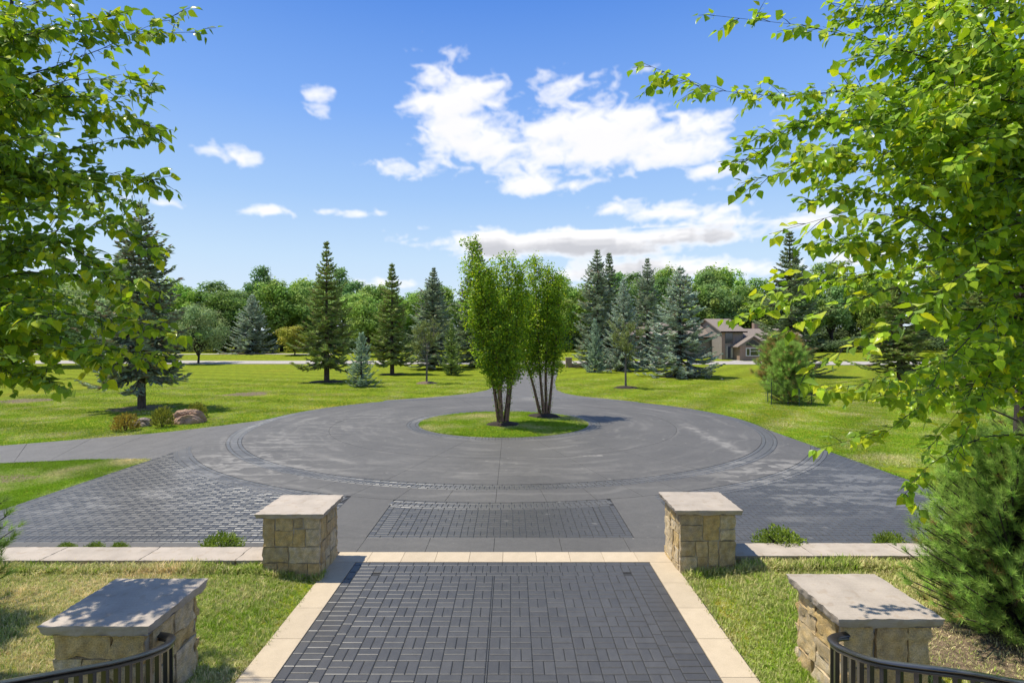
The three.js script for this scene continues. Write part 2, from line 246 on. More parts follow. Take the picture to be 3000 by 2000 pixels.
{ // the ground sheet
  const axis = (fine, lim, step) => { const a = [0]; let s = step; while (a[a.length - 1] < lim) { const x = a[a.length - 1]; s = x < fine ? step : s * 1.16; a.push(x + s); } return a; };
  const px = axis(34, 1800, 0.55), xs = [...px.slice(1).reverse().map((x) => -x), ...px], ds = [...axis(4, 60, 1.2).slice(1).reverse().map((x) => -x), ...axis(72, 2400, 0.55)];
  const g = new Geo(), n = xs.length;
  for (const d of ds) for (const x of xs) {
    const a = Math.atan2(x + 7, d + 4), dry = sstep(0.10, 0.5, fbm(x * 0.16 + 4, d * 0.16, 3)), r = sqrt((x - CX) ** 2 + (d - CD) ** 2);
    const edge = d > 24 && d < 33 && abs(x) < 9 && r > 8.8 ? sstep(-0.35, 0.2, noise(x * 0.9, d * 0.9)) * (1 - sstep(0, 1.1, r - 9.3)) : 0;
    const mown = mowing(x, d) * 1.3;
    const near = d < 7.3 && abs(x) < 14 ? 1 : 0, bare = near * sstep(0.05, 0.4, fbm(x * 0.75 + 1, d * 0.75 + 6, 3)) * 1.1;
    const k = 1 + mown + 0.1 * fbm(x * 0.4, d * 0.4, 2), y = 0.34 * dry + 0.75 * edge + bare;
    g.v(x, landY(x, d), -d, x, d, [k * (1 + y * 0.55), k * (1 + y * 0.12), k * (1 + y * 0.9)]);
  }
  for (let j = 0; j + 1 < ds.length; j++) for (let i = 0; i + 1 < n; i++) g.quad(j * n + i, j * n + i + 1, (j + 1) * n + i + 1, (j + 1) * n + i);
  struct('ground', g.build(), M.lawn);
}
// polygons in (x, d)
const areaOf = (p) => { let s = 0; for (let i = 0; i < p.length; i++) { const a = p[i], b = p[(i + 1) % p.length]; s += a[0] * b[1] - b[0] * a[1]; } return s / 2; };
function clipBy(p, nx, nd, c) { const o = []; for (let i = 0; i < p.length; i++) { const a = p[i], b = p[(i + 1) % p.length], da = a[0] * nx + a[1] * nd - c, db = b[0] * nx + b[1] * nd - c; if (da <= 0) o.push(a); if ((da < 0) !== (db < 0)) { const t = da / (da - db); o.push([lerp(a[0], b[0], t), lerp(a[1], b[1], t)]); } } return o; }
function inset(p, e) { // convex polygon, any order
  if (areaOf(p) < 0) p = p.slice().reverse();
  let q = p;
  for (let i = 0; i < p.length; i++) { const a = p[i], b = p[(i + 1) % p.length], l = sqrt((b[0] - a[0]) ** 2 + (b[1] - a[1]) ** 2); if (l < 1e-4) continue; const nx = (b[1] - a[1]) / l, nd = -(b[0] - a[0]) / l; q = clipBy(q, nx, nd, nx * a[0] + nd * a[1] - e); if (q.length < 3) return null; }
  return q;
}
// a piece laid flat: top chamfered, sides down to y0
function laid(poly, top, y0, chamfer, uv, lift = 0) {
  const outer = poly, inner = chamfer ? inset(poly, chamfer) : null;
  if (areaOf(outer) < 0) outer.reverse();
  const g = new Geo(), U = (p) => uv(p[0], p[1]);
  const ring = inner && inner.length === outer.length ? inner : outer;
  const same = ring !== outer ? alignRing(outer, ring) : outer, yr = ring === outer ? top : top - chamfer * 0.6;
  const F = (pts) => g.face(pts.map((p) => [p[0], p[2], -p[1]]), pts.map(U));
  F(same.map((p) => [p[0], p[1], top + lift]));
  for (let i = 0; i < outer.length; i++) {
    const j = (i + 1) % outer.length, a = outer[i], b = outer[j], c = same[i], e = same[j];
    if (ring !== outer) F([[a[0], a[1], yr], [b[0], b[1], yr], [e[0], e[1], top + lift], [c[0], c[1], top + lift]]);
    F([[a[0], a[1], y0], [b[0], b[1], y0], [b[0], b[1], yr], [a[0], a[1], yr]]);
  }
  return g.build();
}
function alignRing(o, r) { let best = 0, bd = 1e9; for (let s = 0; s < r.length; s++) { let q = 0; for (let i = 0; i < o.length; i++) { const b = r[(i + s) % r.length]; q += (o[i][0] - b[0]) ** 2 + (o[i][1] - b[1]) ** 2; } if (q < bd) { bd = q; best = s; } } return o.map((_, i) => r[(i + best) % r.length]); }
const rect = (x0, x1, d0, d1) => [[x0, d0], [x1, d0], [x1, d1], [x0, d1]];
const sheet = (poly, y, uv = (x, d) => [x, d]) => { const g = new Geo(), sh = new THREE.ShapeGeometry(new THREE.Shape(poly.map((p) => new THREE.Vector2(p[0], p[1])))), a = sh.attributes.position; for (let i = 0; i < a.count; i++) g.v(a.getX(i), y, -a.getY(i), ...uv(a.getX(i), a.getY(i))); g.i.push(...sh.index.array); return g.build(); };
const circle = (r, n = 96) => [...Array(n).keys()].map((i) => [CX + r * sin(i / n * 2 * PI), CD - r * cos(i / n * 2 * PI)]);
const sector = (r0, r1, a0, a1, n) => { const p = []; for (let i = 0; i <= n; i++) { const a = lerp(a0, a1, i / n); p.push([CX + r1 * sin(a), CD - r1 * cos(a)]); } for (let i = n; i >= 0; i--) { const a = lerp(a0, a1, i / n); p.push([CX + r0 * sin(a), CD - r0 * cos(a)]); } return p; };
// slabs: concave pieces allowed, no chamfer
function slab(poly, top, y0, uv) { const g = new Geo(), sh = new THREE.ShapeGeometry(new THREE.Shape(poly.map((p) => new THREE.Vector2(p[0], p[1])))), a = sh.attributes.position; for (let i = 0; i < a.count; i++) g.v(a.getX(i), top, -a.getY(i), ...uv(a.getX(i), a.getY(i))); g.i.push(...sh.index.array); for (let i = 0; i < poly.length; i++) { const p = poly[i], q = poly[(i + 1) % poly.length]; g.face([[p[0], y0, -p[1]], [q[0], y0, -q[1]], [q[0], top, -q[1]], [p[0], top, -p[1]]], [uv(...p), uv(...q), uv(...q), uv(...p)]); } return g.build(); }

const forecourt = struct('forecourt');
part('bedding', sheet(rect(X0, X1, 7.5, 18), -0.012), M.bedding, forecourt);
part('bedding', sheet(circle(8.89), -0.0145), M.bedding, forecourt);
// concrete bays of the round drive
const NS = 22, gap = 0.006;
for (let k = 0; k < NS; k++) for (const [ra, rb] of [[3.42, 5.945], [5.955, 8.435]]) {
  const a0 = (k + 0.0) / NS * 2 * PI, a1 = (k + 1) / NS * 2 * PI, m = (ra + rb) / 2;
  part('bay', slab(sector(ra, rb, a0 + gap / m / 2, a1 - gap / m / 2, 6), 0, -0.012, dustUV), M.concrete, forecourt);
}
for (let k = -15; k < 15; k++) { // outer bays between the two paver arcs
  const a0 = k * 5.6 * PI / 180, a1 = (k + 1) * 5.6 * PI / 180; let p = sector(8.856, 9.684, a0 + 0.0004, a1 - 0.0004, 3); p = clipBy(clipBy(p, -1, 0, -X0), 1, 0, X1);
  if (p.length > 2) part('bay', slab(p, 0, -0.012, dustUV), M.concrete, forecourt);
}
for (let k = 0; k < 18; k++) { const a = X0 + k * (X1 - X0) / 18, b = X0 + (k + 1) * (X1 - X0) / 18; part('bay', slab(rect(a + 0.003, b - 0.003, k < 5 || k > 12 ? 7.95 : 7.765, k >= 6 && k <= 11 ? 8.322 : 8.13), 0, -0.012, dustUV), M.concrete, forecourt); }
const upTo = (x0, x1, d0, r) => { const p = [[x0, d0], [x1, d0]]; for (let i = 0; i <= 4; i++) { const x = lerp(x1, x0, i / 4); p.push([x, arcD(r, x)]); } return p; };
part('bay', slab(upTo(-3.064, -2.206, 8.328, 9.694), 0, -0.012, dustUV), M.concrete, forecourt);
part('bay', slab(upTo(1.846, 2.744, 8.328, 9.694), 0, -0.012, dustUV), M.concrete, forecourt);

// pavers
const camAt = (p) => { let x = 0, d = 0; for (const q of p) { x += q[0]; d += q[1]; } x /= p.length; d /= p.length; return [x, d]; };
function lay(parent, polys, most, material, uv, chamfer = 0.007, joint = 0.0024) {
  const R = rng(polys.length * 7 + 3), list = [];
  for (const raw of polys) {
    if (raw.length < 3 || abs(areaOf(raw)) < 0.0016) continue;
    const p = inset(raw, joint); if (!p || p.length < 3) continue;
    const [x, d] = camAt(p), far = sqrt(x * x + d * d + 9);
    list.push([abs(x / d) < 0.97 && d > 4.7 ? far : far + 1000, p]);
  }
  list.sort((a, b) => a[0] - b[0]);
  const rest = [];
  list.forEach(([far, p], k) => {
    const g = laid(p, 0, -0.011, chamfer, uv, R.n() * 0.0012);
    if (k < most) part('paver', g, Array.isArray(material) ? material[floor(R() * material.length)] : material, parent);
    else rest.push(g);
  });
  if (rest.length) part('small_pavers', mergeGeometries(rest), Array.isArray(material) ? material[1] : material, parent, 'stuff');
}
function ringPavers(r0, a0, a1, keep) { // stretcher, soldier, stretcher
  const out = [], put = (ra, rb, l) => { const m = (ra + rb) / 2, n = Math.round((a1 - a0) * m / l); for (let k = 0; k < n; k++) { let p = sector(ra, rb, lerp(a0, a1, k / n), lerp(a0, a1, (k + 1) / n), 1); if (keep) p = keep(p); if (p && p.length > 2) out.push(p); } };
  put(r0, r0 + 0.102, 0.2); put(r0 + 0.102, r0 + 0.304, 0.1); put(r0 + 0.304, r0 + 0.406, 0.2);
  return out;
}
const inCourt = (p) => clipBy(clipBy(p, -1, 0, -X0), 1, 0, X1);
const ring = struct('ring_paving'); lay(ring, ringPavers(8.44, -PI, PI), 300, M.ringPaver, dustUV, 0.009, 0.0045);
const isle = struct('island_edging'); lay(isle, ringPavers(3.01, -PI, PI), 200, M.ringPaver, dustUV, 0.009, 0.0045);
const arc = struct('arc_paving'); { const tooMid = (p) => { const x = camAt(p)[0]; return (x > -3.07 && x < -2.2) || (x > 1.84 && x < 2.75) ? null : inCourt(p); }; lay(arc, ringPavers(9.69, -1.2, 1.2, tooMid), 300, M.ringPaver, dustUV, 0.009, 0.0045); }
function herringbone(x0, x1, d0) {
  const s = 0.1015, out = [], ni = Math.ceil((x1 - x0) / s) + 2, nj = Math.ceil(6 / s);
  for (let j = -2; j < nj; j++) for (let i = -2; i < ni; i++) {
    const k = (((i - j) % 4) + 4) % 4, x = x0 + i * s, d = d0 + j * s;
    let p = k === 0 ? rect(x, x + 2 * s, d, d + s) : k === 3 ? rect(x, x + s, d, d + 2 * s) : null;
    if (!p) continue;
    p = clipBy(clipBy(clipBy(p, -1, 0, -x0), 1, 0, x1), 0, -1, -d0);
    if (p.length < 3) continue;
    const [cx, cd] = camAt(p), a = Math.atan2(cx - CX, CD - cd);   // cut along the arc
    p = clipBy(p, -sin(a), cos(a), -sin(a) * CX + cos(a) * CD - 10.098);
    if (p.length > 2) out.push(p);
  }
  return out;
}
const rowX = (x0, x1, d0, d1, l) => { const n = Math.round((x1 - x0) / l); return [...Array(n).keys()].map((k) => rect(lerp(x0, x1, k / n), lerp(x0, x1, (k + 1) / n), d0, d1)); };
const colD = (x0, x1, d0, d1, l) => { const n = Math.round((d1 - d0) / l); return [...Array(n).keys()].map((k) => rect(x0, x1, lerp(d0, d1, k / n), lerp(d0, d1, (k + 1) / n))); };
const cutArc = (list) => list.map((p) => { const [cx, cd] = camAt(p), a = Math.atan2(cx - CX, CD - cd); return clipBy(p, -sin(a), cos(a), -sin(a) * CX + cos(a) * CD - 10.098); });
{
  const a = struct('herringbone_paving');
  lay(a, [...herringbone(X0 + 0.305, -3.17, 8.44), ...rowX(X0, -3.07, 8.135, 8.237, 0.2), ...rowX(X0, -3.07, 8.237, 8.438, 0.1), ...cutArc(colD(X0, X0 + 0.1, 8.44, 15, 0.2)), ...cutArc(colD(X0 + 0.1, X0 + 0.303, 8.44, 15, 0.1)), ...cutArc(colD(-3.168, -3.07, 8.44, 10.6, 0.2))], 300, M.paver, dustUV);
  const b = struct('herringbone_paving');
  lay(b, [...herringbone(2.85, X1 - 0.105, 8.44), ...rowX(2.75, X1, 8.135, 8.237, 0.2), ...rowX(2.75, X1, 8.237, 8.438, 0.1), ...cutArc(colD(X1 - 0.102, X1, 8.44, 15, 0.2)), ...cutArc(colD(2.75, 2.848, 8.44, 10.6, 0.2))], 300, M.paver, dustUV);
}
function weave(x0, d0, nx, nd, m, shift = 0, drop) { const out = []; for (let j = 0; j < nd; j++) for (let i = 0; i < nx; i++) { const x = x0 + i * m + (drop && i >= drop[0] ? drop[1] : 0), d = d0 + j * m; if ((i + j + shift) % 2) out.push(rect(x, x + m / 2, d, d + m), rect(x + m / 2, x + m, d, d + m)); else out.push(rect(x, x + m, d, d + m / 2), rect(x, x + m, d + m / 2, d + m)); } return out; }
{
  const b = struct('basketweave_paving'), x0 = -2.2, x1 = 1.84, d0 = 8.33, m = 0.202, top = (list) => list.map((p) => { const [cx, cd] = camAt(p), a = Math.atan2(cx - CX, CD - cd); return clipBy(p, -sin(a), cos(a), -sin(a) * CX + cos(a) * CD - 10.098); });
  lay(b, [...rowX(x0, x1, d0, d0 + 0.1, 0.2), ...rowX(x0 + 0.4, x1 - 0.4, d0 + 0.1, d0 + 0.3, 0.1), ...top(colD(x0, x0 + 0.1, d0 + 0.1, 10.35, 0.2)), ...top(colD(x0 + 0.1, x0 + 0.3, d0 + 0.1, 10.35, 0.1)), ...top(colD(x0 + 0.3, x0 + 0.4, d0 + 0.1, 10.35, 0.2)), ...top(colD(x1 - 0.1, x1, d0 + 0.1, 10.35, 0.2)), ...top(colD(x1 - 0.3, x1 - 0.1, d0 + 0.1, 10.35, 0.1)), ...top(colD(x1 - 0.4, x1 - 0.3, d0 + 0.1, 10.35, 0.2)), ...top(weave(x0 + 0.4, d0 + 0.3, 16, 9, m))], 300, M.paver, dustUV);
}
{ // the walk: a dark paver field inside a tan border
  const w = struct('walkway'), a = -2.1, b = 1.845, d1 = 7.41, d0 = 3.62, uv = (x, d) => [x * 1.0, d * 1.0];
  part('bedding', sheet(rect(-2.44, 2.19, 3.6, 7.77), -0.014), M.bedding, w);
  const e = 0.104, s = 0.208, m = 0.2062, xi = a + 2 * e + s;
  lay(w, [...colD(a, a + e, d0, d1 - e, 0.2), ...colD(a + e, a + e + s, d0, d1 - e, 0.103), ...colD(a + e + s, xi, d0, d1 - 2 * e - s, 0.2), ...colD(b - e, b, d0, d1 - e, 0.2), ...colD(b - e - s, b - e, d0, d1 - e, 0.103), ...colD(b - 2 * e - s, b - e - s, d0, d1 - 2 * e - s, 0.2),
    ...rowX(a, b, d1 - e, d1, 0.2), ...rowX(a + e + s, b - e - s, d1 - e - s, d1 - e, 0.1), ...rowX(xi, b - 2 * e - s, d1 - 2 * e - s, d1 - e - s, 0.2), ...weave(xi, d1 - 2 * e - s - 17 * m, 15, 17, m, 1, [7, b - 2 * e - s - xi - 15 * m]), ...colD(xi + 7 * m, xi + 7 * m + (b - 2 * e - s - xi - 15 * m), d1 - 2 * e - s - 17 * m, d1 - 2 * e - s, 0.206)], 300, M.walkPaver, uv, 0.0075);
  const t = struct('walkway_border'), R = rng(5), put = (p) => part('border_stone', laid(inset(p, 0.002), 0.004, -0.012, 0.004, uv), M.tan[floor(R() * 3)], t);
  for (const p of rowX(-2.42, 2.17, 7.412, 7.762, 0.47)) put(p);
  for (const p of colD(-2.42, -2.102, 3.62, 7.41, 0.62)) put(p);
  for (const p of colD(1.847, 2.17, 3.62, 7.41, 0.62)) put(p);
}
{ // service spur to the left, the far drive, the public road
  const spur = struct('service_drive'), n = 14, at = (L, t) => { const s = t * (L.length - 1), i = min(L.length - 2, floor(s)), f = s - i; return [lerp(L[i][0], L[i + 1][0], f), lerp(L[i][1], L[i + 1][1], f)]; };
  part('bedding', sheet([...spurUp, ...spurLow.slice().reverse()], -0.018), M.bedding, spur);
  for (let k = 0; k < n; k++) { const t0 = k / n + 0.0003, t1 = (k + 1) / n - 0.0003; part('bay', slab([at(spurUp, t0), at(spurUp, t1), at(spurLow, t1), at(spurLow, t0)], -0.005, -0.017, (x, d) => [x, d]), M.roadSeal, spur); }
  const g = new Geo(), rows = []; for (let d = 25.5; d <= 64.5; d += 0.75) { const a = table(driveL, d), b = table(driveR, d), row = []; for (let i = 0; i <= 4; i++) { const x = lerp(a, b, i / 4); row.push(g.v(x, max(-0.008, landY(x, d) + 0.024), -d, x, d)); } rows.push(row); }
  for (let j = 0; j + 1 < rows.length; j++) for (let i = 0; i < 4; i++) g.quad(rows[j][i], rows[j][i + 1], rows[j + 1][i + 1], rows[j + 1][i]);
  struct('driveway', g.build(), M.roadSeal);
  const strip = (name, f0, f1, lift, m) => { const q = new Geo(), rw = []; for (let x = -150; x <= 150; x += 2) { const row = []; for (let i = 0; i <= 4; i++) { const d = lerp(f0(x), f1(x), i / 4); row.push(q.v(x, landY(x, d) + lift, -d, x, d)); } rw.push(row); } for (let j = 0; j + 1 < rw.length; j++) for (let i = 0; i < 4; i++) q.quad(rw[j][i], rw[j + 1][i], rw[j + 1][i + 1], rw[j][i + 1]); struct(name, q.build(), m); };
  strip('road', (x) => 64.2 - 0.02 * x, (x) => 69.6 - 0.02 * x, 0.035, M.farRoad);
  { const q = new Geo(), rw = []; for (let x = -75; x <= -24; x += 1.5) { const c = 81 + 0.02 * (x + 40), row = []; for (let i = 0; i <= 2; i++) { const d = c + i * 0.8; row.push(q.v(x, landY(x, d) + 0.03, -d, x, d)); } rw.push(row); } for (let j = 0; j + 1 < rw.length; j++) for (let i = 0; i < 2; i++) q.quad(rw[j][i], rw[j + 1][i], rw[j + 1][i + 1], rw[j][i + 1]); struct('path', q.build(), M.farRoad); }
}
{ // the turfed island
  const g = new Geo(), c = g.v(CX, 0.06, -CD, CX, CD, [1, 1, 1]); let prev = null;
  for (let k = 1; k <= 8; k++) { const row = []; for (let i = 0; i <= 64; i++) { const r = k / 8 * 3.0, a = i / 64 * 2 * PI, x = CX + r * sin(a), d = CD - r * cos(a), f = 1 + 0.12 * noise(x * 0.8, d * 0.8), dry = sstep(0, 0.5, noise(x * 1.1 + 5, d * 1.1)) * 0.35; row.push(g.v(x, 0.06 - 0.055 * (r / 3) ** 2 - (k === 8 ? 0.02 : 0), -d, x, d, [f * (1 + dry * 0.6), f, f])); } for (let i = 0; i < 64; i++) prev ? g.quad(prev[i], row[i], row[i + 1], prev[i + 1]) : g.tri(c, row[i], row[i + 1]); prev = row; }
  struct('island_lawn', g.build(), M.lawn);
}
// ---------------------------------------------------------------- stone pillars, low walls, steps, railings
const h3 = (x, y, z) => fbm(x * 1.7 + z * 2.3 + 11, y * 1.7 - z * 1.9 + 5, 3);
// a block with rough sides: its own box, faces cut into a grid and pushed about
function roughBlock(w, h, l, o = {}) { // centred in x and z, y from 0
  const { amp = 0.012, step = 0.07, seed = 0, smoothTop = false, under = 0 } = o, g = new Geo();
  const nx = max(2, Math.round(w / step)), ny = max(2, Math.round(h / (o.ystep || step))), nz = max(2, Math.round(l / step));
  const P = (x, y, z) => { // position on the box -> moved; depends on place only, so edges stay closed
    const ex = abs(abs(x) - w / 2) < 1e-6, ez = abs(abs(z) - l / 2) < 1e-6, ey = y > h - 1e-6 || y < 1e-6;
    let k = (ex ? 1 : 0) + (ez ? 1 : 0) + (ey ? 1 : 0), q = amp * (h3(x * 4 + seed, y * 6, z * 4) * 1.6 + 0.35 * noise(x * 40 + seed, (y + z) * 40));
    const pull = k >= 2 ? -(o.round ?? amp * 0.9) : 0, dn = under * (1 - y / h) * (0.6 + 0.7 * abs(h3(x * 5, 3 + seed, z * 5)));
    let X = x, Y = y, Z = z;
    if (ex) X += Math.sign(x) * (q + pull - dn); if (ez) Z += Math.sign(z) * (q + pull - dn);
    if (ey && !(smoothTop && y > h / 2)) Y += (y > h / 2 ? 1 : -1) * (q + pull) * 0.6;
    return [X, Y, Z];
  };
  const side = (f, nu, nv, su, sv) => { const id = []; for (let j = 0; j <= nv; j++) for (let i = 0; i <= nu; i++) { const p = f(i / nu, j / nv), m = P(...p); id.push(g.v(m[0], m[1], m[2], i / nu * su + seed, j / nv * sv + seed * 0.7)); } for (let j = 0; j < nv; j++) for (let i = 0; i < nu; i++) { const a = j * (nu + 1) + i; g.quad(id[a], id[a + 1], id[a + nu + 2], id[a + nu + 1]); } };
  side((u, v) => [lerp(-w / 2, w / 2, u), h * v, l / 2], nx, ny, w, h); side((u, v) => [lerp(w / 2, -w / 2, u), h * v, -l / 2], nx, ny, w, h);
  side((u, v) => [w / 2, h * v, lerp(l / 2, -l / 2, u)], nz, ny, l, h); side((u, v) => [-w / 2, h * v, lerp(-l / 2, l / 2, u)], nz, ny, l, h);
  side((u, v) => [lerp(-w / 2, w / 2, u), h, lerp(l / 2, -l / 2, v)], smoothTop ? nx : nx, nz, w, l); side((u, v) => [lerp(-w / 2, w / 2, u), 0, lerp(-l / 2, l / 2, v)], 1, 1, w, l);
  return g.build();
}
// a face of irregular ashlar: rectangles of uneven size
function ashlar(w, h, R, big = 0.062) { const out = [], cut = (x, y, a, b) => { const area = a * b; if (area < big * R.r(0.55, 1.3) || (a < 0.2 && b < 0.2)) return out.push([x, y, a, b]); if (a / b > R.r(0.85, 1.5)) { const t = R.r(0.36, 0.64) * a; cut(x, y, t, b); cut(x + t, y, a - t, b); } else { const t = R.r(0.36, 0.64) * b; cut(x, y, a, t); cut(x, y + t, a, b - t); } }; cut(0, 0, w, h); return out; }
function pillar(label, x, d, top, seed, opt = {}) {
  const w = 0.72, R = rng(seed), H = top - (opt.cap || 0.062) + 0.002, low = -0.1, o = thing('stone_pillar', label, 'pillar', [x, 0, -d], 0, 'stone pillars at the porch steps');
  part('core', new Geo().box(-w / 2 + 0.013, w / 2 - 0.013, low, H, -w / 2 + 0.013, w / 2 - 0.013, 1).build(), M.mortar, o);
  const t = 0.055;
  for (let f = 0; f < 4; f++) {
    const wide = f % 2 === 0 ? w : w - 2 * t - 0.008, hold = f * PI / 2;
    for (const [a, b, cw, ch] of ashlar(wide, H - low, R, opt.big)) {
      const g = roughBlock(cw - 0.008, ch - 0.008, t, { amp: opt.amp || 0.015, step: 0.045, seed: R.r(0, 90), round: 0.004 }), m = part('stone', g, M.stone[floor(R() * M.stone.length)], o);
      const u = a + cw / 2 - wide / 2, q = w / 2 - t / 2 + R.r(-0.003, 0.01) + (opt.amp || 0) * 0.5;
      m.rotation.y = hold; m.position.set(u * cos(hold) + q * sin(hold), low + b + 0.005, -u * sin(hold) + q * cos(hold));
    }
  }
  const c = part('cap_stone', roughBlock(0.86, opt.cap || 0.064, 0.86, { amp: 0.014, step: 0.03, ystep: 0.013, seed, smoothTop: true, under: 0.028, round: 0.003 }), M.cap[seed % 2], o);
  c.position.y = H; c.rotation.y = R.r(-0.012, 0.012);
  return o;
}
pillar('sunlit tan stone pillar at the far left corner of the paver walk', -2.777, 7.29, 0.815, 31, { big: 0.08 });
pillar('sunlit tan stone pillar at the far right corner of the paver walk', 2.508, 7.42, 0.82, 42, { big: 0.08 });
pillar('stone pillar with leaf-dappled grey cap beside the left railing', -3.24, 4.69, 0.775, 53, { big: 0.125, amp: 0.026, cap: 0.082 });
pillar('stone pillar whose pale cap carries one branch shadow, beside the right railing', 3.055, 4.86, 0.745, 64, { big: 0.115, amp: 0.026, cap: 0.08 });
function lowWall(label, x0, x1, d0, d1, top, seed) {
  const R = rng(seed), o = thing('garden_wall', label, 'wall', [(x0 + x1) / 2, 0, -(d0 + d1) / 2], 0, 'low limestone walls'), L = x1 - x0, t = d1 - d0;
  part('core', new Geo().box(-L / 2 + 0.02, L / 2 - 0.02, -0.1, top - 0.062, -t / 2 + 0.07, t / 2 - 0.07).build(), M.mortar, o);
  for (const s of [1, -1]) { let x = -L / 2; while (x < L / 2 - 0.05) { const w = min(R.r(0.28, 0.55), L / 2 - x); const m = part('stone', roughBlock(w - 0.012, top - 0.062 + 0.1, 0.05, { amp: 0.009, step: 0.07, seed: R.r(0, 90) }), M.stone[floor(R() * 5)], o); m.position.set(x + w / 2, -0.1, s * (t / 2 - 0.055)); x += w; } }
  let x = -L / 2; while (x < L / 2 - 0.02) { const w = min(R.r(0.92, 1.3), L / 2 - x), m = part('cap_stone', roughBlock(w - 0.006, 0.062, t, { amp: 0.011, step: 0.04, ystep: 0.016, seed: R.r(0, 90), smoothTop: true, under: 0.022, round: 0.003 }), M.cap[floor(R() * 2)], o); m.position.set(x + w / 2, top - 0.062, 0); x += w; }
}
lowWall('low wall with pale limestone coping running left from the far left pillar', -9.3, -3.15, 7.05, 7.51, 0.168, 71);
lowWall('low wall with pale limestone coping running right from the far right pillar', 2.88, 8.8, 7.19, 7.64, 0.172, 72);
{ // planting beds behind the walls
  const g = mergeGeometries([sheet(rect(-9.2, -3.16, 7.5, 7.948), 0.006), sheet(rect(2.9, 8.6, 7.6, 7.948), 0.006)]);
  struct('planting_bed', g, M.mulch);
}
{ // porch steps, under and behind the camera
  const st = struct('porch_steps'), R = rng(3);
  for (let k = 0; k < 6; k++) { const d1 = 3.56 - k * 0.33, g = new Geo().box(-2.9, 2.9, -0.1, 0.15 * (k + 1), -d1, -(k === 5 ? -2.6 : d1 - 0.335)); part('step', g.build(), M.tan[floor(R() * 3)], st); }
}
function railing(label, s, endX, rise) {
  const o = thing('iron_railing', label, 'railing', [s * 2.62, 0, -3.4], 0, 'black iron stair railings'), ox = s * 2.62, oz = -3.4;
  const pts = [[s * (endX + 0.02), 4.47, 0.6], [s * (endX - 0.06), 4.455, 0.6], [s * (endX - 0.14), 4.40, 0.608], [s * (endX - 0.195), 4.28, 0.632], [s * (endX - 0.22), 4.08, 0.69], [s * (endX - 0.235), 3.7, 0.835], [s * 2.63, 3.2, 1.06], [s * 2.62, 2.8, 1.245], [s * 2.60, 2.3, 1.48], [s * 2.58, 1.9, 1.66], [s * 2.58, 1.2, 1.70]].map(([x, d, y]) => new THREE.Vector3(x - ox, y + rise, -d - oz));
  const c = new THREE.CatmullRomCurve3(pts, false, 'centripetal'), N = 90;
  const sweep = (prof, drop) => { const g = new Geo(); let prev = null; for (let k = 0; k <= N; k++) { const p = c.getPointAt(k / N), T = c.getTangentAt(k / N), S = new THREE.Vector3(-T.z, 0, T.x).normalize(), row = prof.map(([a, b]) => g.v(p.x + S.x * a, p.y + b - drop, p.z + S.z * a, a, k * 0.03)); row.push(row[0]); if (prev) for (let i = 0; i < prof.length; i++) g.quad(prev[i], prev[i + 1], row[i + 1], row[i]); else { for (let i = 2; i < prof.length; i++) g.tri(row[0], row[i - 1], row[i]); } prev = row; } for (let i = 2; i < prof.length; i++) g.tri(prev[0], prev[i], prev[i - 1]); return g.build(); };
  part('handrail', sweep([[-0.036, 0], [-0.036, 0.006], [-0.027, 0.014], [-0.010, 0.018], [0.010, 0.018], [0.027, 0.014], [0.036, 0.006], [0.036, 0], [0.020, -0.004], [-0.020, -0.004]], 0), M.iron, o);
  part('channel', sweep([[-0.021, -0.0035], [0.021, -0.0035], [0.021, -0.034], [0.016, -0.034], [0.016, -0.008], [-0.016, -0.008], [-0.016, -0.034], [-0.021, -0.034]], 0), M.iron, o);
  const len = c.getLength(), n = floor(len / 0.118);
  for (let k = 2; k < n; k++) {
    const p = c.getPointAt(k / n), T = c.getTangentAt(k / n), d = -(p.z + oz), foot = d > 3.56 ? -0.02 : 0.15 * min(6, floor((3.56 - d) / 0.33) + 1) - 0.005, w = 0.0155, m = part('baluster', new Geo().box(-w, w, foot, p.y - 0.009, -w, w).build(), M.iron, o);
    m.position.set(p.x, 0, p.z); m.rotation.y = Math.atan2(T.x, T.z);
  }
  return o;
}
railing('black iron stair railing curling up to the dappled pillar', -1, 2.865, 0);
railing('black iron stair railing curling up to the pillar with the branch shadow', 1, 2.70, 0.0);
{ // boulders
  const rock = (name, label, w, h, l, x, d, turn, seed, m) => { const g = new THREE.IcosahedronGeometry(1, 14), a = g.attributes.position; for (let i = 0; i < a.count; i++) { let X = a.getX(i), Y = a.getY(i), Z = a.getZ(i); const n = 1 + 0.30 * h3(X * 0.8 + seed, Y * 0.8, Z * 0.8) + 0.10 * h3(X * 2.6 + seed, Y * 2.6, Z * 2.6) - 0.10 * sstep(0.1, 0.3, h3(X * 1.4, Y * 1.4 + seed, Z * 1.4)); const k = Y > 0.45 ? 0.45 + (Y - 0.45) * 0.55 : Y; a.setXYZ(i, X * n * w / 2 * (1 - 0.18 * max(0, Y)), k * n * h * 0.95 + 0.12 * h * X, Z * n * l / 2); } g.computeVertexNormals(); const uv = g.attributes.uv; for (let i = 0; i < uv.count; i++) uv.setXY(i, a.getX(i) + a.getZ(i) * 0.5, a.getY(i) + a.getZ(i) * 0.4); const mm = new THREE.Mesh(g, m); mm.name = numbered(name); mm.castShadow = mm.receiveShadow = true; mm.position.set(x, landY(x, d) + 0.02, -d); mm.rotation.y = turn; scene.add(mm); tag(mm, label, 'boulder', 'boulders on the lawn'); };
  rock('boulder', 'large orange-brown boulder on the lawn between two small shrubs', 1.3, 0.66, 0.85, -11.75, 19.9, 0.25, 3, M.boulder);
  rock('boulder', 'small low grey-brown boulder beside the yellowish shrub', 0.74, 0.36, 0.5, -12.85, 19.15, -0.2, 17, M.boulderGrey);
}
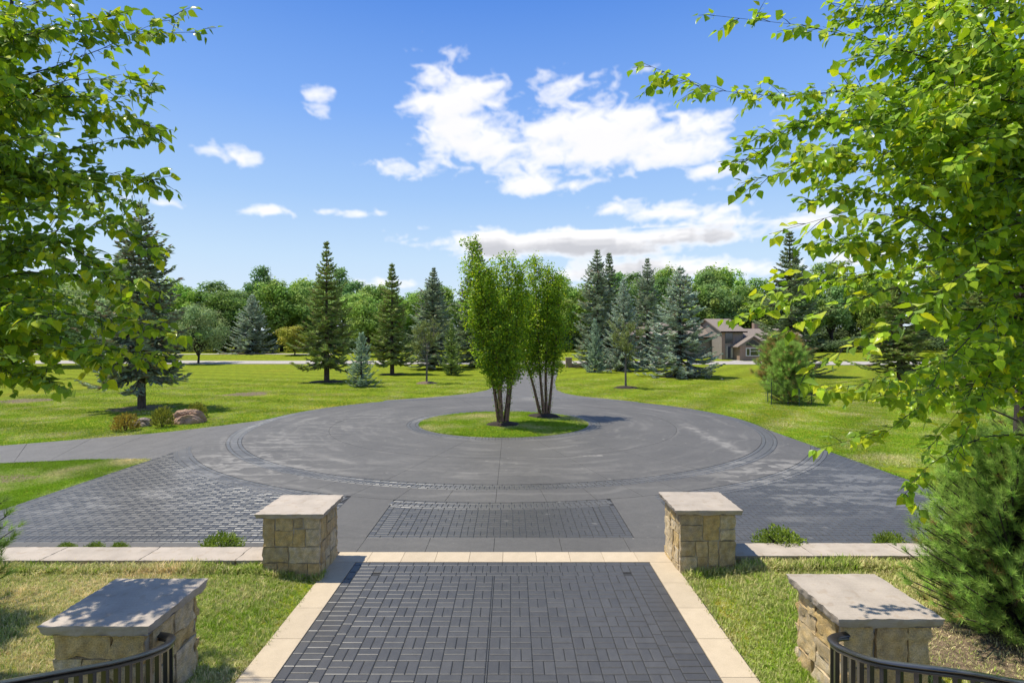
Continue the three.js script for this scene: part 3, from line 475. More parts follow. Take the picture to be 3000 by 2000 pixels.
// ---------------------------------------------------------------- plants
const v3 = (x, y, z) => new THREE.Vector3(x, y, z);
const UPV = v3(0, 1, 0), mtx = new THREE.Matrix4(), qA = new THREE.Quaternion(), bX = v3(), bY = v3(), bZ = v3(), tmpC = new THREE.Color();
// puts a leaf's length along dir and its face roughly towards nor
function facing(dir, nor) { bY.copy(dir).normalize(); bX.crossVectors(bY, nor); if (bX.lengthSq() < 1e-6) bX.set(1, 0, 0); bX.normalize(); bZ.crossVectors(bX, bY); return mtx.makeBasis(bX, bY, bZ); }

// --- conifers
function spruceGeo(o) { // h, r, base, seed, c (needle colour), tip (new growth), dead, dense
  const R = rng(o.seed), wood = new Geo(), g = new Geo(), { h, r, base } = o, tp = [], tr = [];
  for (let k = 0; k <= 10; k++) { const y = h * k / 10; tp.push(v3(0.02 * noise(y, o.seed), y - (k ? 0 : 0.15), 0.02 * noise(o.seed, y))); tr.push(max(0.008, (o.trunk || 0.017) * h * (1 - k / 10.3) ** 0.9)); }
  wood.tube(tp, tr, 8);
  const P = v3(), Q = v3(), D = v3(), S = v3(), N = v3();
  // a needled twig: two crossed tapering blades
  const twig = (p, d, l, w, col) => {
    D.copy(d).normalize(); S.crossVectors(D, UPV); if (S.lengthSq() < 1e-5) S.set(1, 0, 0); S.normalize(); N.crossVectors(S, D);
    for (let k = 0; k < 2; k++) { const A = k ? N : S, f = k ? 0.7 : 1, b = g.v(p.x - A.x * w * 0.55 * f, p.y - A.y * w * 0.55 * f, p.z - A.z * w * 0.55 * f, 0, 0, col), c = g.v(p.x + A.x * w * 0.55 * f, p.y + A.y * w * 0.55 * f, p.z + A.z * w * 0.55 * f, 0, 0, col), m = 0.55, e = g.v(p.x + D.x * l * m + A.x * w * 0.5 * f, p.y + D.y * l * m + A.y * w * 0.5 * f, p.z + D.z * l * m + A.z * w * 0.5 * f, 0, 0, col), a = g.v(p.x + D.x * l * m - A.x * w * 0.5 * f, p.y + D.y * l * m - A.y * w * 0.5 * f, p.z + D.z * l * m - A.z * w * 0.5 * f, 0, 0, col), t = g.v(p.x + D.x * l, p.y + D.y * l, p.z + D.z * l, 0, 0, col); g.quad(b, c, e, a); g.tri(a, e, t); }
  };
  const tint = () => { const k = R.r(0.6, 1.45), t = R(); return R() < (o.dead || 0) * 0.6 ? [0.30 * k, 0.225 * k, 0.14 * k] : [0, 1, 2].map((q) => lerp(o.c[q], o.tip[q], t) * k); };
  const gapY = (o.whorl || 0.3) * 1.28; let y = base;
  while (y < h - 0.12) {
    const t = (y - base) / (h - base), n = Math.round(lerp(11, 7, t) * (o.dense || 1)), spin = R() * 6.28;
    for (let b = 0; b < n; b++) {
      const a = spin + b / n * 2 * PI + R.r(-0.35, 0.35), prof = (1 - t) ** (o.taper || 0.82) * (t < 0.12 ? lerp(o.skirt || 0.82, 1, t / 0.12) : 1);
      const L = max(0.1, r * prof * R.r(0.55, 1.18) * (0.86 + 0.28 * noise(y * 1.3 + o.seed * 9, a * 0.9))) , yy = y + R.r(-0.06, 0.06), rise = lerp(o.sag ?? -0.22, 0.75, t ** 1.3) + R.r(-0.12, 0.12), out = v3(cos(a), 0, sin(a));
      const at = (s, v) => v.set(out.x * L * s, yy + L * (rise * s - 0.24 * sin(s * 2.6) * (1 - t) + 0.22 * s * s * s), out.z * L * s);
      const bp = [0, 0.33, 0.66, 1].map((s) => at(s, v3())); wood.tube(bp, [0.018 * L + 0.006, 0.012 * L + 0.005, 0.007 * L + 0.004, 0.003], 3, false);
      const steps = max(3, Math.round(L / (o.step || 0.105))), side = v3(-out.z, 0, out.x);
      for (let k = 1; k <= steps; k++) {
        const s = k / steps; if (s < 0.22 && L > 0.8 && R() < 0.75) continue;
        at(s, P); at(min(1, s + 0.08), Q); const fw = Q.clone().sub(P); if (fw.lengthSq() < 1e-6) fw.copy(out); fw.normalize();
        const wl = (o.twig || 0.34) * (0.45 + 0.75 * sin(PI * min(1, 0.22 + s * 0.78))) * min(1, 0.35 + L * 0.6);
        for (const e of [-1, 1]) {
          const dir = fw.clone().multiplyScalar(R.r(0.45, 0.8)).addScaledVector(side, e * R.r(0.6, 1)).addScaledVector(UPV, R.r(-0.34, 0.1) + (o.perk || 0)).normalize(), l = wl * R.r(0.6, 1.2);
          twig(P, dir, l, o.width || 0.085, tint(s * 0.7));
          if (l > 0.14) for (let j = 0; j < (o.sub ?? 2); j++) { const q = R.r(0.3, 0.8), p2 = P.clone().addScaledVector(dir, l * q), d2 = dir.clone().addScaledVector(fw, R.r(0.1, 0.9)).addScaledVector(side, R.r(-0.6, 0.6)).addScaledVector(UPV, R.r(-0.45, 0.3) + (o.perk || 0)); twig(p2, d2, l * R.r(0.4, 0.7), (o.width || 0.085) * 0.85, tint(0.45 + 0.5 * s)); }
        }
      }
      at(1, P); twig(P.clone().addScaledVector(out, -0.05), out.clone().addScaledVector(UPV, 0.25 + rise), max(0.14, (o.twig || 0.3) * 0.6), o.width || 0.085, tint(1));
    }
    y += gapY * lerp(1.05, 0.72, t) * R.r(0.75, 1.2);
  }
  for (let k = 0; k < 7; k++) twig(v3(0, h - 0.1 - k * 0.06, 0), v3(cos(k * 2.4) * (0.25 + 0.08 * k), 1, sin(k * 2.4) * (0.25 + 0.08 * k)), 0.26 + 0.01 * k, 0.05, tint(0.8));
  return [wood.build(), g.build()];
}
const BLUE = { c: [0.39, 0.47, 0.38], tip: [0.58, 0.66, 0.54] }, GREEN = { c: [0.27, 0.36, 0.11], tip: [0.42, 0.495, 0.165] }, SEA = { c: [0.29, 0.36, 0.22], tip: [0.45, 0.52, 0.34] };
const coniferKinds = {
  bigBlue: { h: 9, r: 2.6, base: 1.8, seed: 1, ...SEA, dead: 0.35, sag: -0.34, skirt: 0.72, taper: 0.9, dense: 1.15, step: 0.095, width: 0.075, sub: 3, twig: 0.36, perk: -0.05 },
  green: { h: 9.6, r: 2.35, base: 1.45, seed: 2, ...GREEN, dead: 0.22, sag: -0.3, taper: 1.0, skirt: 0.8 },
  greenB: { h: 9.4, r: 2.2, base: 1.3, seed: 3, ...GREEN, dead: 0.25, sag: -0.25, taper: 0.95 },
  blue: { h: 9, r: 3.0, base: 0.55, seed: 4, ...BLUE, dead: 0.2, sag: -0.24, taper: 0.92, skirt: 1 },
  blueTall: { h: 12, r: 2.5, base: 0.9, seed: 5, ...BLUE, c: [0.35, 0.42, 0.31], tip: [0.50, 0.58, 0.43], dead: 0.22, taper: 0.8, whorl: 0.36, twig: 0.36, width: 0.09 },
  dark: { h: 12, r: 2.4, base: 1.0, seed: 6, c: [0.25, 0.32, 0.18], tip: [0.37, 0.44, 0.26], dead: 0.12, taper: 0.9, whorl: 0.38, twig: 0.36, width: 0.09 },
  smallBlue: { h: 3.3, r: 1.1, base: 0.12, seed: 7, ...BLUE, c: [0.32, 0.42, 0.30], tip: [0.47, 0.57, 0.42], sag: 0.1, taper: 0.85, whorl: 0.15, step: 0.07, twig: 0.19, width: 0.05, perk: 0.2, trunk: 0.014 },
  smallGreen: { h: 4.2, r: 1.15, base: 0.2, seed: 8, ...GREEN, c: [0.25, 0.34, 0.09], tip: [0.36, 0.46, 0.13], sag: 0.1, taper: 0.85, whorl: 0.18, step: 0.08, twig: 0.22, width: 0.06, perk: 0.12, trunk: 0.013 },
};
const coniferMade = {};
function conifer(kind, name, label, x, d, h, r, turn, group = 'spruces on the lawn') {
  const K = coniferKinds[kind], made = coniferMade[kind] ||= spruceGeo(K), o = thing(name, label, 'tree', [x, landY(x, d), -d], turn, group);
  part('trunk', made[0], M.bark, o); part('needles', made[1], M.needles, o, 'stuff');
  o.scale.set(1.22 * r / K.r, h / K.h, 1.22 * r / K.r);
  return o;
}
conifer('bigBlue', 'spruce_tree', 'large spruce with a bare lower trunk behind the lawn boulders', -16.1, 24.0, 9.0, 2.35, 0.4);
conifer('green', 'spruce_tree', 'tall slim green spruce next to the tiny blue spruce on the left lawn', -13.05, 38.9, 9.8, 2.3, 1.1);
conifer('greenB', 'spruce_tree', 'green spruce standing behind the sparse left sapling', -10.2, 47, 9.4, 2.2, 2.0);
conifer('smallBlue', 'spruce_tree', 'knee-to-ground small blue spruce at the foot of the tall slim spruce', -9.55, 35, 3.35, 1.12, 0.2);
conifer('blueTall', 'spruce_tree', 'broad grey-green spruce left of the island birches, behind the sapling', -7.9, 55, 9.6, 3.1, 0.9);
conifer('dark', 'spruce_tree', 'dark slender spruce whose thin top rises above its grey-green neighbour', -9.6, 68, 11.6, 2.6, 2.2);
conifer('smallGreen', 'spruce_tree', 'small bright green spruce just left of the island birches', -5.05, 46, 4.25, 1.12, 0.5);
conifer('dark', 'spruce_tree', 'tall dark spruce whose top shows behind the taller island birch', -3.75, 60, 13.4, 3.7, 0.3);
conifer('blueTall', 'spruce_tree', 'tallest spruce right of the driveway, at the left of the blue group', 8.95, 58, 12.3, 3.1, 1.4);
conifer('dark', 'spruce_tree', 'dark green spruce immediately right of the tallest one by the driveway', 10.9, 62, 12.6, 2.9, 2.9);
conifer('blue', 'spruce_tree', 'pointed blue spruce behind the sapling on the right lawn', 10.5, 52, 8.8, 2.4, 2.1);
conifer('blueTall', 'spruce_tree', 'narrow spruce with a thin spire between the two broad blue spruces', 14.7, 60, 11.7, 2.4, 0.1);
conifer('blue', 'spruce_tree', 'broad pale blue spruce in front of the neighbouring house', 13.3, 43.8, 8.75, 3.5, 0.6);
conifer('smallBlue', 'spruce_tree', 'low blue-green spruce beside the brick gate post', 7.45, 49.6, 4.7, 1.2, 1.9);
conifer('dark', 'spruce_tree', 'tall green spruce right of the neighbouring house, beside the hanging birch leaves', 22.6, 45, 11.7, 3.0, 1.2);
conifer('blue', 'spruce_tree', 'wide blue spruce far left in front of the woods', -39.5, 84, 9.0, 3.8, 2.6);
conifer('green', 'spruce_tree', 'spruce behind the hanging leaves of the right birch, on the right lawn', 26.0, 37, 8.0, 2.5, 2.0);
conifer('greenB', 'spruce_tree', 'spruce mostly hidden by the right birch, nearer the drive', 22.5, 26.5, 6.8, 2.0, 0.7);

// --- broadleaf trees seen from afar
function broadleafGeo(o) { // h, r, base, seed, c, lumps, leaf
  const R = rng(o.seed), wood = new Geo(), g = new Geo(), { h, r, base } = o, cy = (h + base) / 2, ry = (h - base) / 2, D = v3(), A = v3(), B = v3();
  const fork = base + ry * 0.35; wood.tube([v3(0, -0.2, 0), v3(0.05 * r, fork * 0.6, 0), v3(0.02 * r, fork, 0.05), v3(0, cy + ry * 0.35, 0)], [0.034 * h * (o.stem || 0.6), 0.024 * h * (o.stem || 0.6), 0.02 * h * (o.stem || 0.6), 0.008 * h], 7);
  for (let k = 0; k < o.lumps; k++) {
    let x, y, z, q; do { x = R.r(-1, 1); y = R.r(-1, 1); z = R.r(-1, 1); q = x * x + y * y + z * z; } while (q > 1 || q < 0.16);
    const pull = R.r(0.78, 1.0) * (1 - 0.2 * max(0, -y)), c = v3(x * r * pull, cy + y * ry * pull, z * r * pull), s = r * R.r(0.17, 0.33) * (o.lump || 1), tone = R.r(0.8, 1.22), warm = R.r(-0.12, 0.16);
    if (k % 2 === 0) wood.tube([v3(0, lerp(base * 0.8, fork, R()), 0), c.clone().multiplyScalar(0.5).setY(lerp(fork, c.y, 0.45)), c], [0.011 * h, 0.006 * h, 0.002 * h], 4, false);
    const n = Math.round(o.leaves / o.lumps * R.r(0.7, 1.3));
    for (let j = 0; j < n; j++) {
      do { D.set(R.r(-1, 1), R.r(-1, 1), R.r(-1, 1)); } while (D.lengthSq() > 1 || D.lengthSq() < 0.03);
      const rad = s * (0.5 + 0.6 * R() ** 0.6) * (1 + 0.25 * R.n()); D.normalize();
      const p = c.clone().addScaledVector(D, rad); p.y -= abs(D.y) * rad * 0.25;
      const nor = D.clone().addScaledVector(UPV, 0.5).add(v3(R.n() * 0.9, R.n() * 0.9, R.n() * 0.9)).normalize(); A.set(R.r(-1, 1), R.r(-1, 0.6), R.r(-1, 1)).addScaledVector(nor, -A.dot(nor)).normalize(); B.crossVectors(nor, A);
      const l = o.leaf * R.r(0.6, 1.25), w = l * R.r(0.45, 0.75), k2 = tone * R.r(0.72, 1.3), col = [o.c[0] * k2 * (1 + warm), o.c[1] * k2, o.c[2] * k2];
      const a = g.v(p.x, p.y, p.z, 0, 0, col), b = g.v(p.x + A.x * l * 0.5 + B.x * w * 0.5, p.y + A.y * l * 0.5 + B.y * w * 0.5 - 0.05 * l, p.z + A.z * l * 0.5 + B.z * w * 0.5, 0, 0, col), e = g.v(p.x + A.x * l, p.y + A.y * l - 0.12 * l, p.z + A.z * l, 0, 0, col), f = g.v(p.x + A.x * l * 0.5 - B.x * w * 0.5, p.y + A.y * l * 0.5 - B.y * w * 0.5 - 0.05 * l, p.z + A.z * l * 0.5 - B.z * w * 0.5, 0, 0, col);
      g.tri(a, b, e); g.tri(a, e, f);
    }
  }
  return [wood.build(), g.build()];
}
const leafyKinds = {
  oak: { h: 14, r: 4.4, base: 2.2, seed: 21, c: [0.236, 0.356, 0.072], lumps: 70, leaves: 9000, leaf: 0.42 },
  maple: { h: 13, r: 4.0, base: 1.8, seed: 22, c: [0.283, 0.400, 0.070], lumps: 60, leaves: 8500, leaf: 0.42 },
  elm: { h: 14, r: 4.0, base: 3.0, seed: 23, c: [0.188, 0.296, 0.080], lumps: 55, leaves: 7800, leaf: 0.42 },
  pale: { h: 9, r: 4.2, base: 1.4, seed: 24, c: [0.261, 0.351, 0.135], lumps: 80, leaves: 10000, leaf: 0.30, lump: 0.85 },
  yellow: { h: 5, r: 2.1, base: 0.5, seed: 25, c: [0.360, 0.376, 0.051], lumps: 40, leaves: 4500, leaf: 0.24 },
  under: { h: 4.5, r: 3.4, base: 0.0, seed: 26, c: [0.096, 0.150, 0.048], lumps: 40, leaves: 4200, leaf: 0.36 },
};
const leafyMade = {}, woodTones = [[1, 1, 1], [0.84, 0.9, 0.84], [1.25, 1.2, 0.85], [1.0, 1.12, 0.85], [1.08, 1.12, 1.25], [0.74, 0.82, 0.72]].map((c) => mat({ color: rgb(...c), vertexColors: true, roughness: 0.92, transmission: 0.4, specularIntensity: 0.3 }));
function leafy(kind, name, label, x, d, h, r, turn, group, tint) {
  const K = leafyKinds[kind], made = leafyMade[kind] ||= broadleafGeo(K), o = thing(name, label, 'tree', [x, landY(x, d), -d], turn, group);
  part('trunk', made[0], M.darkBark, o); part('foliage', made[1], tint === undefined ? M.foliage : woodTones[tint], o, 'stuff');
  o.scale.set(r / K.r, h / K.h, r / K.r); return o;
}
leafy('pale', 'broadleaf_tree', 'pale silvery green broadleaf tree with a dark trunk behind the left birch leaves', -50, 60, 9.6, 5.6, 0.2, 'broadleaf trees before the woods');
leafy('pale', 'broadleaf_tree', 'pale rounded broadleaf tree just right of the big left spruce', -37.5, 66, 7.0, 3.3, 1.4, 'broadleaf trees before the woods');
leafy('pale', 'broadleaf_tree', 'light green broadleaf tree between the big left spruce and the left birch', -36, 52, 8.2, 3.4, 2.2, 'broadleaf trees before the woods');
leafy('yellow', 'broadleaf_tree', 'low yellow-green bushy tree beside the tall slim spruce', -31.5, 80, 4.9, 2.4, 0.6, 'broadleaf trees before the woods');
leafy('maple', 'broadleaf_tree', 'bright yellow-green tree showing between the two green spruces on the left lawn', -20.5, 78, 8.6, 3.0, 2.1, 'broadleaf trees before the woods');
{ // the wood along the far edge
  const R = rng(77), kinds = ['oak', 'maple', 'elm'];
  const names = ['mid green', 'dull dark green', 'yellow-green', 'fresh green', 'pale bluish green', 'deepest green'].map((c) => c + ' broadleaf tree in the wood along the far edge');
  for (const [d0, n, hh] of [[93, 26, 0.92], [101, 27, 1.06], [112, 28, 1.15]]) for (let k = 0; k < n; k++) {
    const half = d0 * 1.02, x = lerp(-half, half, (k + R.r(0.1, 0.9)) / n), d = d0 + R.r(-3, 3), kd = kinds[floor(R() * 3)], tall = (x < -30 ? 1.0 : x > 30 ? 1.08 : 0.9);
    if (d < 98 && x > 14 && x < 44 && d0 < 97) continue;
    const tone = floor(R() * 6);
    leafy(kd, 'woodland_tree', names[tone], x, d, R.r(11.0, 15.4) * hh * tall, R.r(3.4, 5.4), R() * 6.28, 'trees of the wood along the far edge', tone);
  }
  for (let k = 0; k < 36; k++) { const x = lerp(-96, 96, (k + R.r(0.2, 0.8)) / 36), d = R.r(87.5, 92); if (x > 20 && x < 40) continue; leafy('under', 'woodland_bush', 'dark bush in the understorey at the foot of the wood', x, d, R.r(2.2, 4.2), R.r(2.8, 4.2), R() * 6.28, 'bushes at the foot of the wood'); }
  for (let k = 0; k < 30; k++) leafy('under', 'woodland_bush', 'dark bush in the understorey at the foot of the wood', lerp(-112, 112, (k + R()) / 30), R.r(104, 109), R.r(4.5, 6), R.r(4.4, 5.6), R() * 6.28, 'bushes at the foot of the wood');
  for (let k = 0; k < 9; k++) { const x = lerp(14, 46, k / 8); leafy(kinds[k % 3], 'woodland_tree', 'tree of the wood standing close behind the neighbouring house', x, 92 + R.r(-2, 3), R.r(9.5, 12.5), R.r(4, 5.2), R() * 6, 'trees behind the neighbouring house'); }
}

// --- small leafy shrubs
function shrubGeo(o) {
  const R = rng(o.seed), wood = new Geo(), g = new Geo(), D = v3(), A = v3(), B = v3();
  for (let k = 0; k < 14; k++) { const a = R() * 6.28, e = R.r(0.2, 1), t = v3(cos(a) * o.r * e * 0.8, o.h * R.r(0.5, 0.95), sin(a) * o.r * e * 0.8); wood.tube([v3(0, -0.05, 0), t.clone().multiplyScalar(0.5).add(v3(0, 0.04, 0)), t], [0.012, 0.008, 0.003], 4, false); }
  for (let k = 0; k < o.n; k++) {
    do { D.set(R.r(-1, 1), R.r(-0.25, 1), R.r(-1, 1)); } while (D.lengthSq() > 1 || D.lengthSq() < 0.12);
    const lump = 1 + 0.28 * noise(D.x * 2.6 + o.seed, D.z * 2.6 + D.y * 2), p = v3(D.x * o.r * lump, max(0.015, o.h * (0.28 + 0.72 * D.y * lump)), D.z * o.r * lump), out = D.clone().normalize();
    A.copy(out).add(v3(R.n(), R.r(0, 1.1), R.n())).normalize(); const nor = v3(R.n(), 0.6 + R.n(), R.n()); nor.addScaledVector(A, -nor.dot(A)).normalize(); B.crossVectors(nor, A);
    const l = o.leaf * R.r(0.7, 1.4), w = l * 0.5, k2 = R.r(0.7, 1.3), ti = R(), col = [0, 1, 2].map((q) => lerp(o.c[q], o.tip[q], ti) * k2);
    const a = g.v(p.x, p.y, p.z, 0, 0, col), b = g.v(p.x + A.x * l * 0.5 + B.x * w * 0.5, p.y + A.y * l * 0.5 + B.y * w * 0.5, p.z + A.z * l * 0.5 + B.z * w * 0.5, 0, 0, col), e = g.v(p.x + A.x * l, p.y + A.y * l, p.z + A.z * l, 0, 0, col), f = g.v(p.x + A.x * l * 0.5 - B.x * w * 0.5, p.y + A.y * l * 0.5 - B.y * w * 0.5, p.z + A.z * l * 0.5 - B.z * w * 0.5, 0, 0, col);
    g.tri(a, b, e); g.tri(a, e, f);
  }
  return [wood.build(), g.build()];
}
const boxA = shrubGeo({ r: 0.36, h: 0.42, n: 2600, leaf: 0.042, seed: 31, c: [0.12, 0.19, 0.02], tip: [0.27, 0.36, 0.035] }), boxB = shrubGeo({ r: 0.36, h: 0.48, n: 1700, leaf: 0.055, seed: 32, c: [0.13, 0.16, 0.022], tip: [0.34, 0.34, 0.035] }), boxC = shrubGeo({ r: 0.36, h: 0.48, n: 1500, leaf: 0.055, seed: 33, c: [0.17, 0.13, 0.025], tip: [0.46, 0.34, 0.035] });
function shrub(gs, label, x, d, h, r, turn, group) { const o = thing('shrub', label, 'shrub', [x, max(landY(x, d), -0.03), -d], turn, group); part('stem', gs[0], M.darkBark, o); part('foliage', gs[1], M.foliage, o, 'stuff'); o.scale.set(r / 0.36, h / 0.45, r / 0.36); }
shrub(boxA, 'low bright green shrub behind the wall beside the far left pillar', -4.1, 7.78, 0.29, 0.28, 0.1, 'shrubs behind the low walls');
shrub(boxA, 'sprig of green shrub tips showing over the left wall, near the middle', -5.55, 7.78, 0.165, 0.12, 1.1, 'shrubs behind the low walls');
shrub(boxA, 'sprig of green shrub tips on the left wall, second from the pillar side', -5.9, 7.78, 0.165, 0.13, 2.1, 'shrubs behind the low walls');
shrub(boxA, 'sprig of green shrub tips at the left end of the left wall', -6.3, 7.78, 0.16, 0.13, 0.7, 'shrubs behind the low walls');
shrub(boxA, 'low bright green shrub behind the wall beside the far right pillar', 3.78, 7.8, 0.37, 0.33, 2.4, 'shrubs behind the low walls');
shrub(boxA, 'small green shrub behind the right wall near the pine', 5.35, 7.8, 0.30, 0.22, 0.9, 'shrubs behind the low walls');
shrub(boxC, 'small yellowish shrub left of the low grey boulder', -12.75, 18.2, 0.52, 0.38, 0.3, 'shrubs by the boulders');
shrub(boxB, 'small rounded green shrub between the two boulders', -12.0, 18.95, 0.62, 0.34, 1.7, 'shrubs by the boulders');
shrub(boxB, 'small rounded green shrub behind the large orange-brown boulder', -12.1, 21.2, 0.52, 0.34, 0.9, 'shrubs by the boulders');
shrub(boxA, 'round dark green shrub left of the brick gate post', 4.75, 56.5, 0.85, 0.55, 0.9);

// --- saplings on the lawn
function saplingGeo(seed) {
  const R = rng(seed), wood = new Geo(), g = new Geo(); wood.tube([v3(0, -0.1, 0), v3(0.01, 0.9, 0), v3(0.02, 1.7, 0.02)], [0.065, 0.055, 0.045], 7);
  const grow = (p, d, l, r, lv) => { const q = p.clone().addScaledVector(d, l * 0.5).add(v3(R.n() * 0.05, 0, R.n() * 0.05)), e = p.clone().addScaledVector(d, l).add(v3(0, 0.05 * l, 0)); wood.tube([p, q, e], [r, r * 0.75, r * 0.5], 4, false);
    if (lv >= 2) { const nl = lv === 4 ? 12 : 7; for (let k = 0; k < nl; k++) { const c = p.clone().lerp(e, R.r(0.25, 1)).add(v3(R.n() * 0.09, R.n() * 0.09, R.n() * 0.09)), A = v3(R.n(), R.n() - 0.3, R.n()).normalize(), B = v3(R.n(), R.n(), R.n()).cross(A).normalize(), s = R.r(0.05, 0.085), k2 = R.r(0.7, 1.3), col = [0.22 * k2, 0.265 * k2, 0.065 * k2]; const i0 = g.v(c.x, c.y, c.z, 0, 0, col), i1 = g.v(c.x + A.x * s * 0.5 + B.x * s * 0.35, c.y + A.y * s * 0.5 + B.y * s * 0.35, c.z + A.z * s * 0.5 + B.z * s * 0.35, 0, 0, col), i2 = g.v(c.x + A.x * s, c.y + A.y * s, c.z + A.z * s, 0, 0, col), i3 = g.v(c.x + A.x * s * 0.5 - B.x * s * 0.35, c.y + A.y * s * 0.5 - B.y * s * 0.35, c.z + A.z * s * 0.5 - B.z * s * 0.35, 0, 0, col); g.tri(i0, i1, i2); g.tri(i0, i2, i3); } }
    if (lv < 4) { const n = lv === 0 ? 8 : 3; for (let k = 0; k < n; k++) { const t = lv === 0 ? R.r(0.0, 1) : R.r(0.35, 1), s = p.clone().lerp(e, t), a = R() * 6.28, spread = lv === 0 ? 0.75 : 0.6; grow(s, d.clone().add(v3(cos(a) * spread, R.r(0, 0.25), sin(a) * spread)).normalize(), l * R.r(0.55, 0.85), r * 0.55, lv + 1); } } };
  grow(v3(0.02, 1.2, 0.02), v3(0, 1, 0), 1.1, 0.042, 0);
  return [wood.build(), g.build()];
}
{ const s = saplingGeo(5); const put = (label, x, d, h, turn) => { const o = thing('sapling', label, 'tree', [x, landY(x, d), -d], turn, 'saplings on the lawn'); part('trunk', s[0], M.greyBark, o); part('foliage', s[1], M.foliage, o, 'stuff'); o.scale.set(1.0 * h / 3.7, h / 3.7, 1.0 * h / 3.7); };
  put('sparse thin-leaved sapling on the left lawn, left of the drive', -5.78, 37.4, 4.25, 0.3); put('sparse thin-leaved sapling on the right lawn, right of the drive', 7.0, 34, 4.1, 2.2); }
// mulch rings and bare earth
function patch(name, label, x, d, rx, rd, m, seed, lift = 0.02, dome = 0.05) { const g = new Geo(), c = g.v(0, dome, 0, x, d); let prev = null; for (let k = 1; k <= 4; k++) { const row = []; for (let i = 0; i <= 30; i++) { const a = i / 30 * 2 * PI, e = 1 + 0.22 * noise(cos(a) * 1.6 + seed, sin(a) * 1.6) + 0.1 * noise(cos(a) * 6 + seed, sin(a) * 6), px = rx * e * k / 4 * cos(a), pd = rd * e * k / 4 * sin(a); row.push(g.v(px, landY(x + px, d + pd) - landY(x, d) + dome * (1 - (k / 4) ** 2) + (k < 4 ? 0.01 * abs(noise(px * 7, pd * 7)) : -0.03), -pd, x + px, d + pd)); } for (let i = 0; i < 30; i++) prev ? g.quad(prev[i], row[i], row[i + 1], prev[i + 1]) : g.tri(c, row[i], row[i + 1]); prev = row; } const o = struct(name, g.build(), m); o.position.set(x, landY(x, d) + lift, -d); return o; }
patch('mulch', '', -16.1, 24.0, 1.5, 1.3, M.soil, 1, 0.006, 0.015); patch('mulch', '', -13.05, 38.9, 1.3, 1.2, M.mulch, 2); patch('mulch', '', -10.2, 47, 1.2, 1.1, M.mulch, 3); patch('mulch', '', -5.78, 37.4, 0.75, 0.7, M.soil, 4, 0.012, 0.14); patch('mulch', '', 7.0, 34, 0.8, 0.7, M.mulch, 5, 0.012, 0.12); patch('bare_earth', '', -14.5, 30.2, 1.25, 1.4, M.soil, 6, 0.004, 0.008); patch('mulch', '', 13.3, 43.8, 1.6, 1.4, M.mulch, 7); patch('mulch', '', -39.5, 83.4, 5, 3, M.soil, 9); patch('bare_earth', '', -10.9, 11.9, 0.8, 0.5, M.soil, 12, 0.004, 0.008); patch('bare_earth', '', 4.4, 5.3, 0.8, 0.6, M.soil, 15, 0.012, 0.012); patch('mulch', '', -24, 27, 1.6, 1.2, M.soil, 19, 0.004, 0.008);
{ const a = patch('mulch', '', -0.32, 19.06, 0.66, 0.58, M.mulch, 21, 0.02, 0.12), b = patch('mulch', '', 1.25, 21.1, 0.72, 0.62, M.mulch, 22, 0.02, 0.12); a.position.y = b.position.y = 0.035; }

// --- birch leaves
function birchLeaf(stations, fold = 0.16, curl = 0.14) {
  const g = new Geo(), half = [[0, 0], [0.06, 0.16], [0.16, 0.31], [0.28, 0.375], [0.42, 0.355], [0.58, 0.27], [0.74, 0.165], [0.88, 0.07], [1, 0]], mid = [], lf = [], rt = [];
  for (let k = 0; k <= stations; k++) { const t = k / stations, w = table(half, t) * (k % 2 && k < stations ? 1.07 : 0.95), y = t, z = -curl * t * t; mid.push(g.v(0, y, z, 0.5, t)); lf.push(g.v(-w, y + 0.03, z + fold * w * 1.2, 0.5 - w, t)); rt.push(g.v(w, y + 0.03, z + fold * w * 1.2, 0.5 + w, t)); }
  for (let k = 0; k < stations; k++) { g.quad(mid[k], lf[k], lf[k + 1], mid[k + 1]); g.quad(mid[k], mid[k + 1], rt[k + 1], rt[k]); }
  const s0 = g.v(-0.008, 0, 0.0, 0.5, 0), s1 = g.v(0.008, 0, 0, 0.5, 0), s2 = g.v(0, -0.28, 0.02, 0.5, 0); g.tri(s0, s2, s1);
  return g.build();
}
const leafGeo = birchLeaf(12), leafSmall = birchLeaf(4);
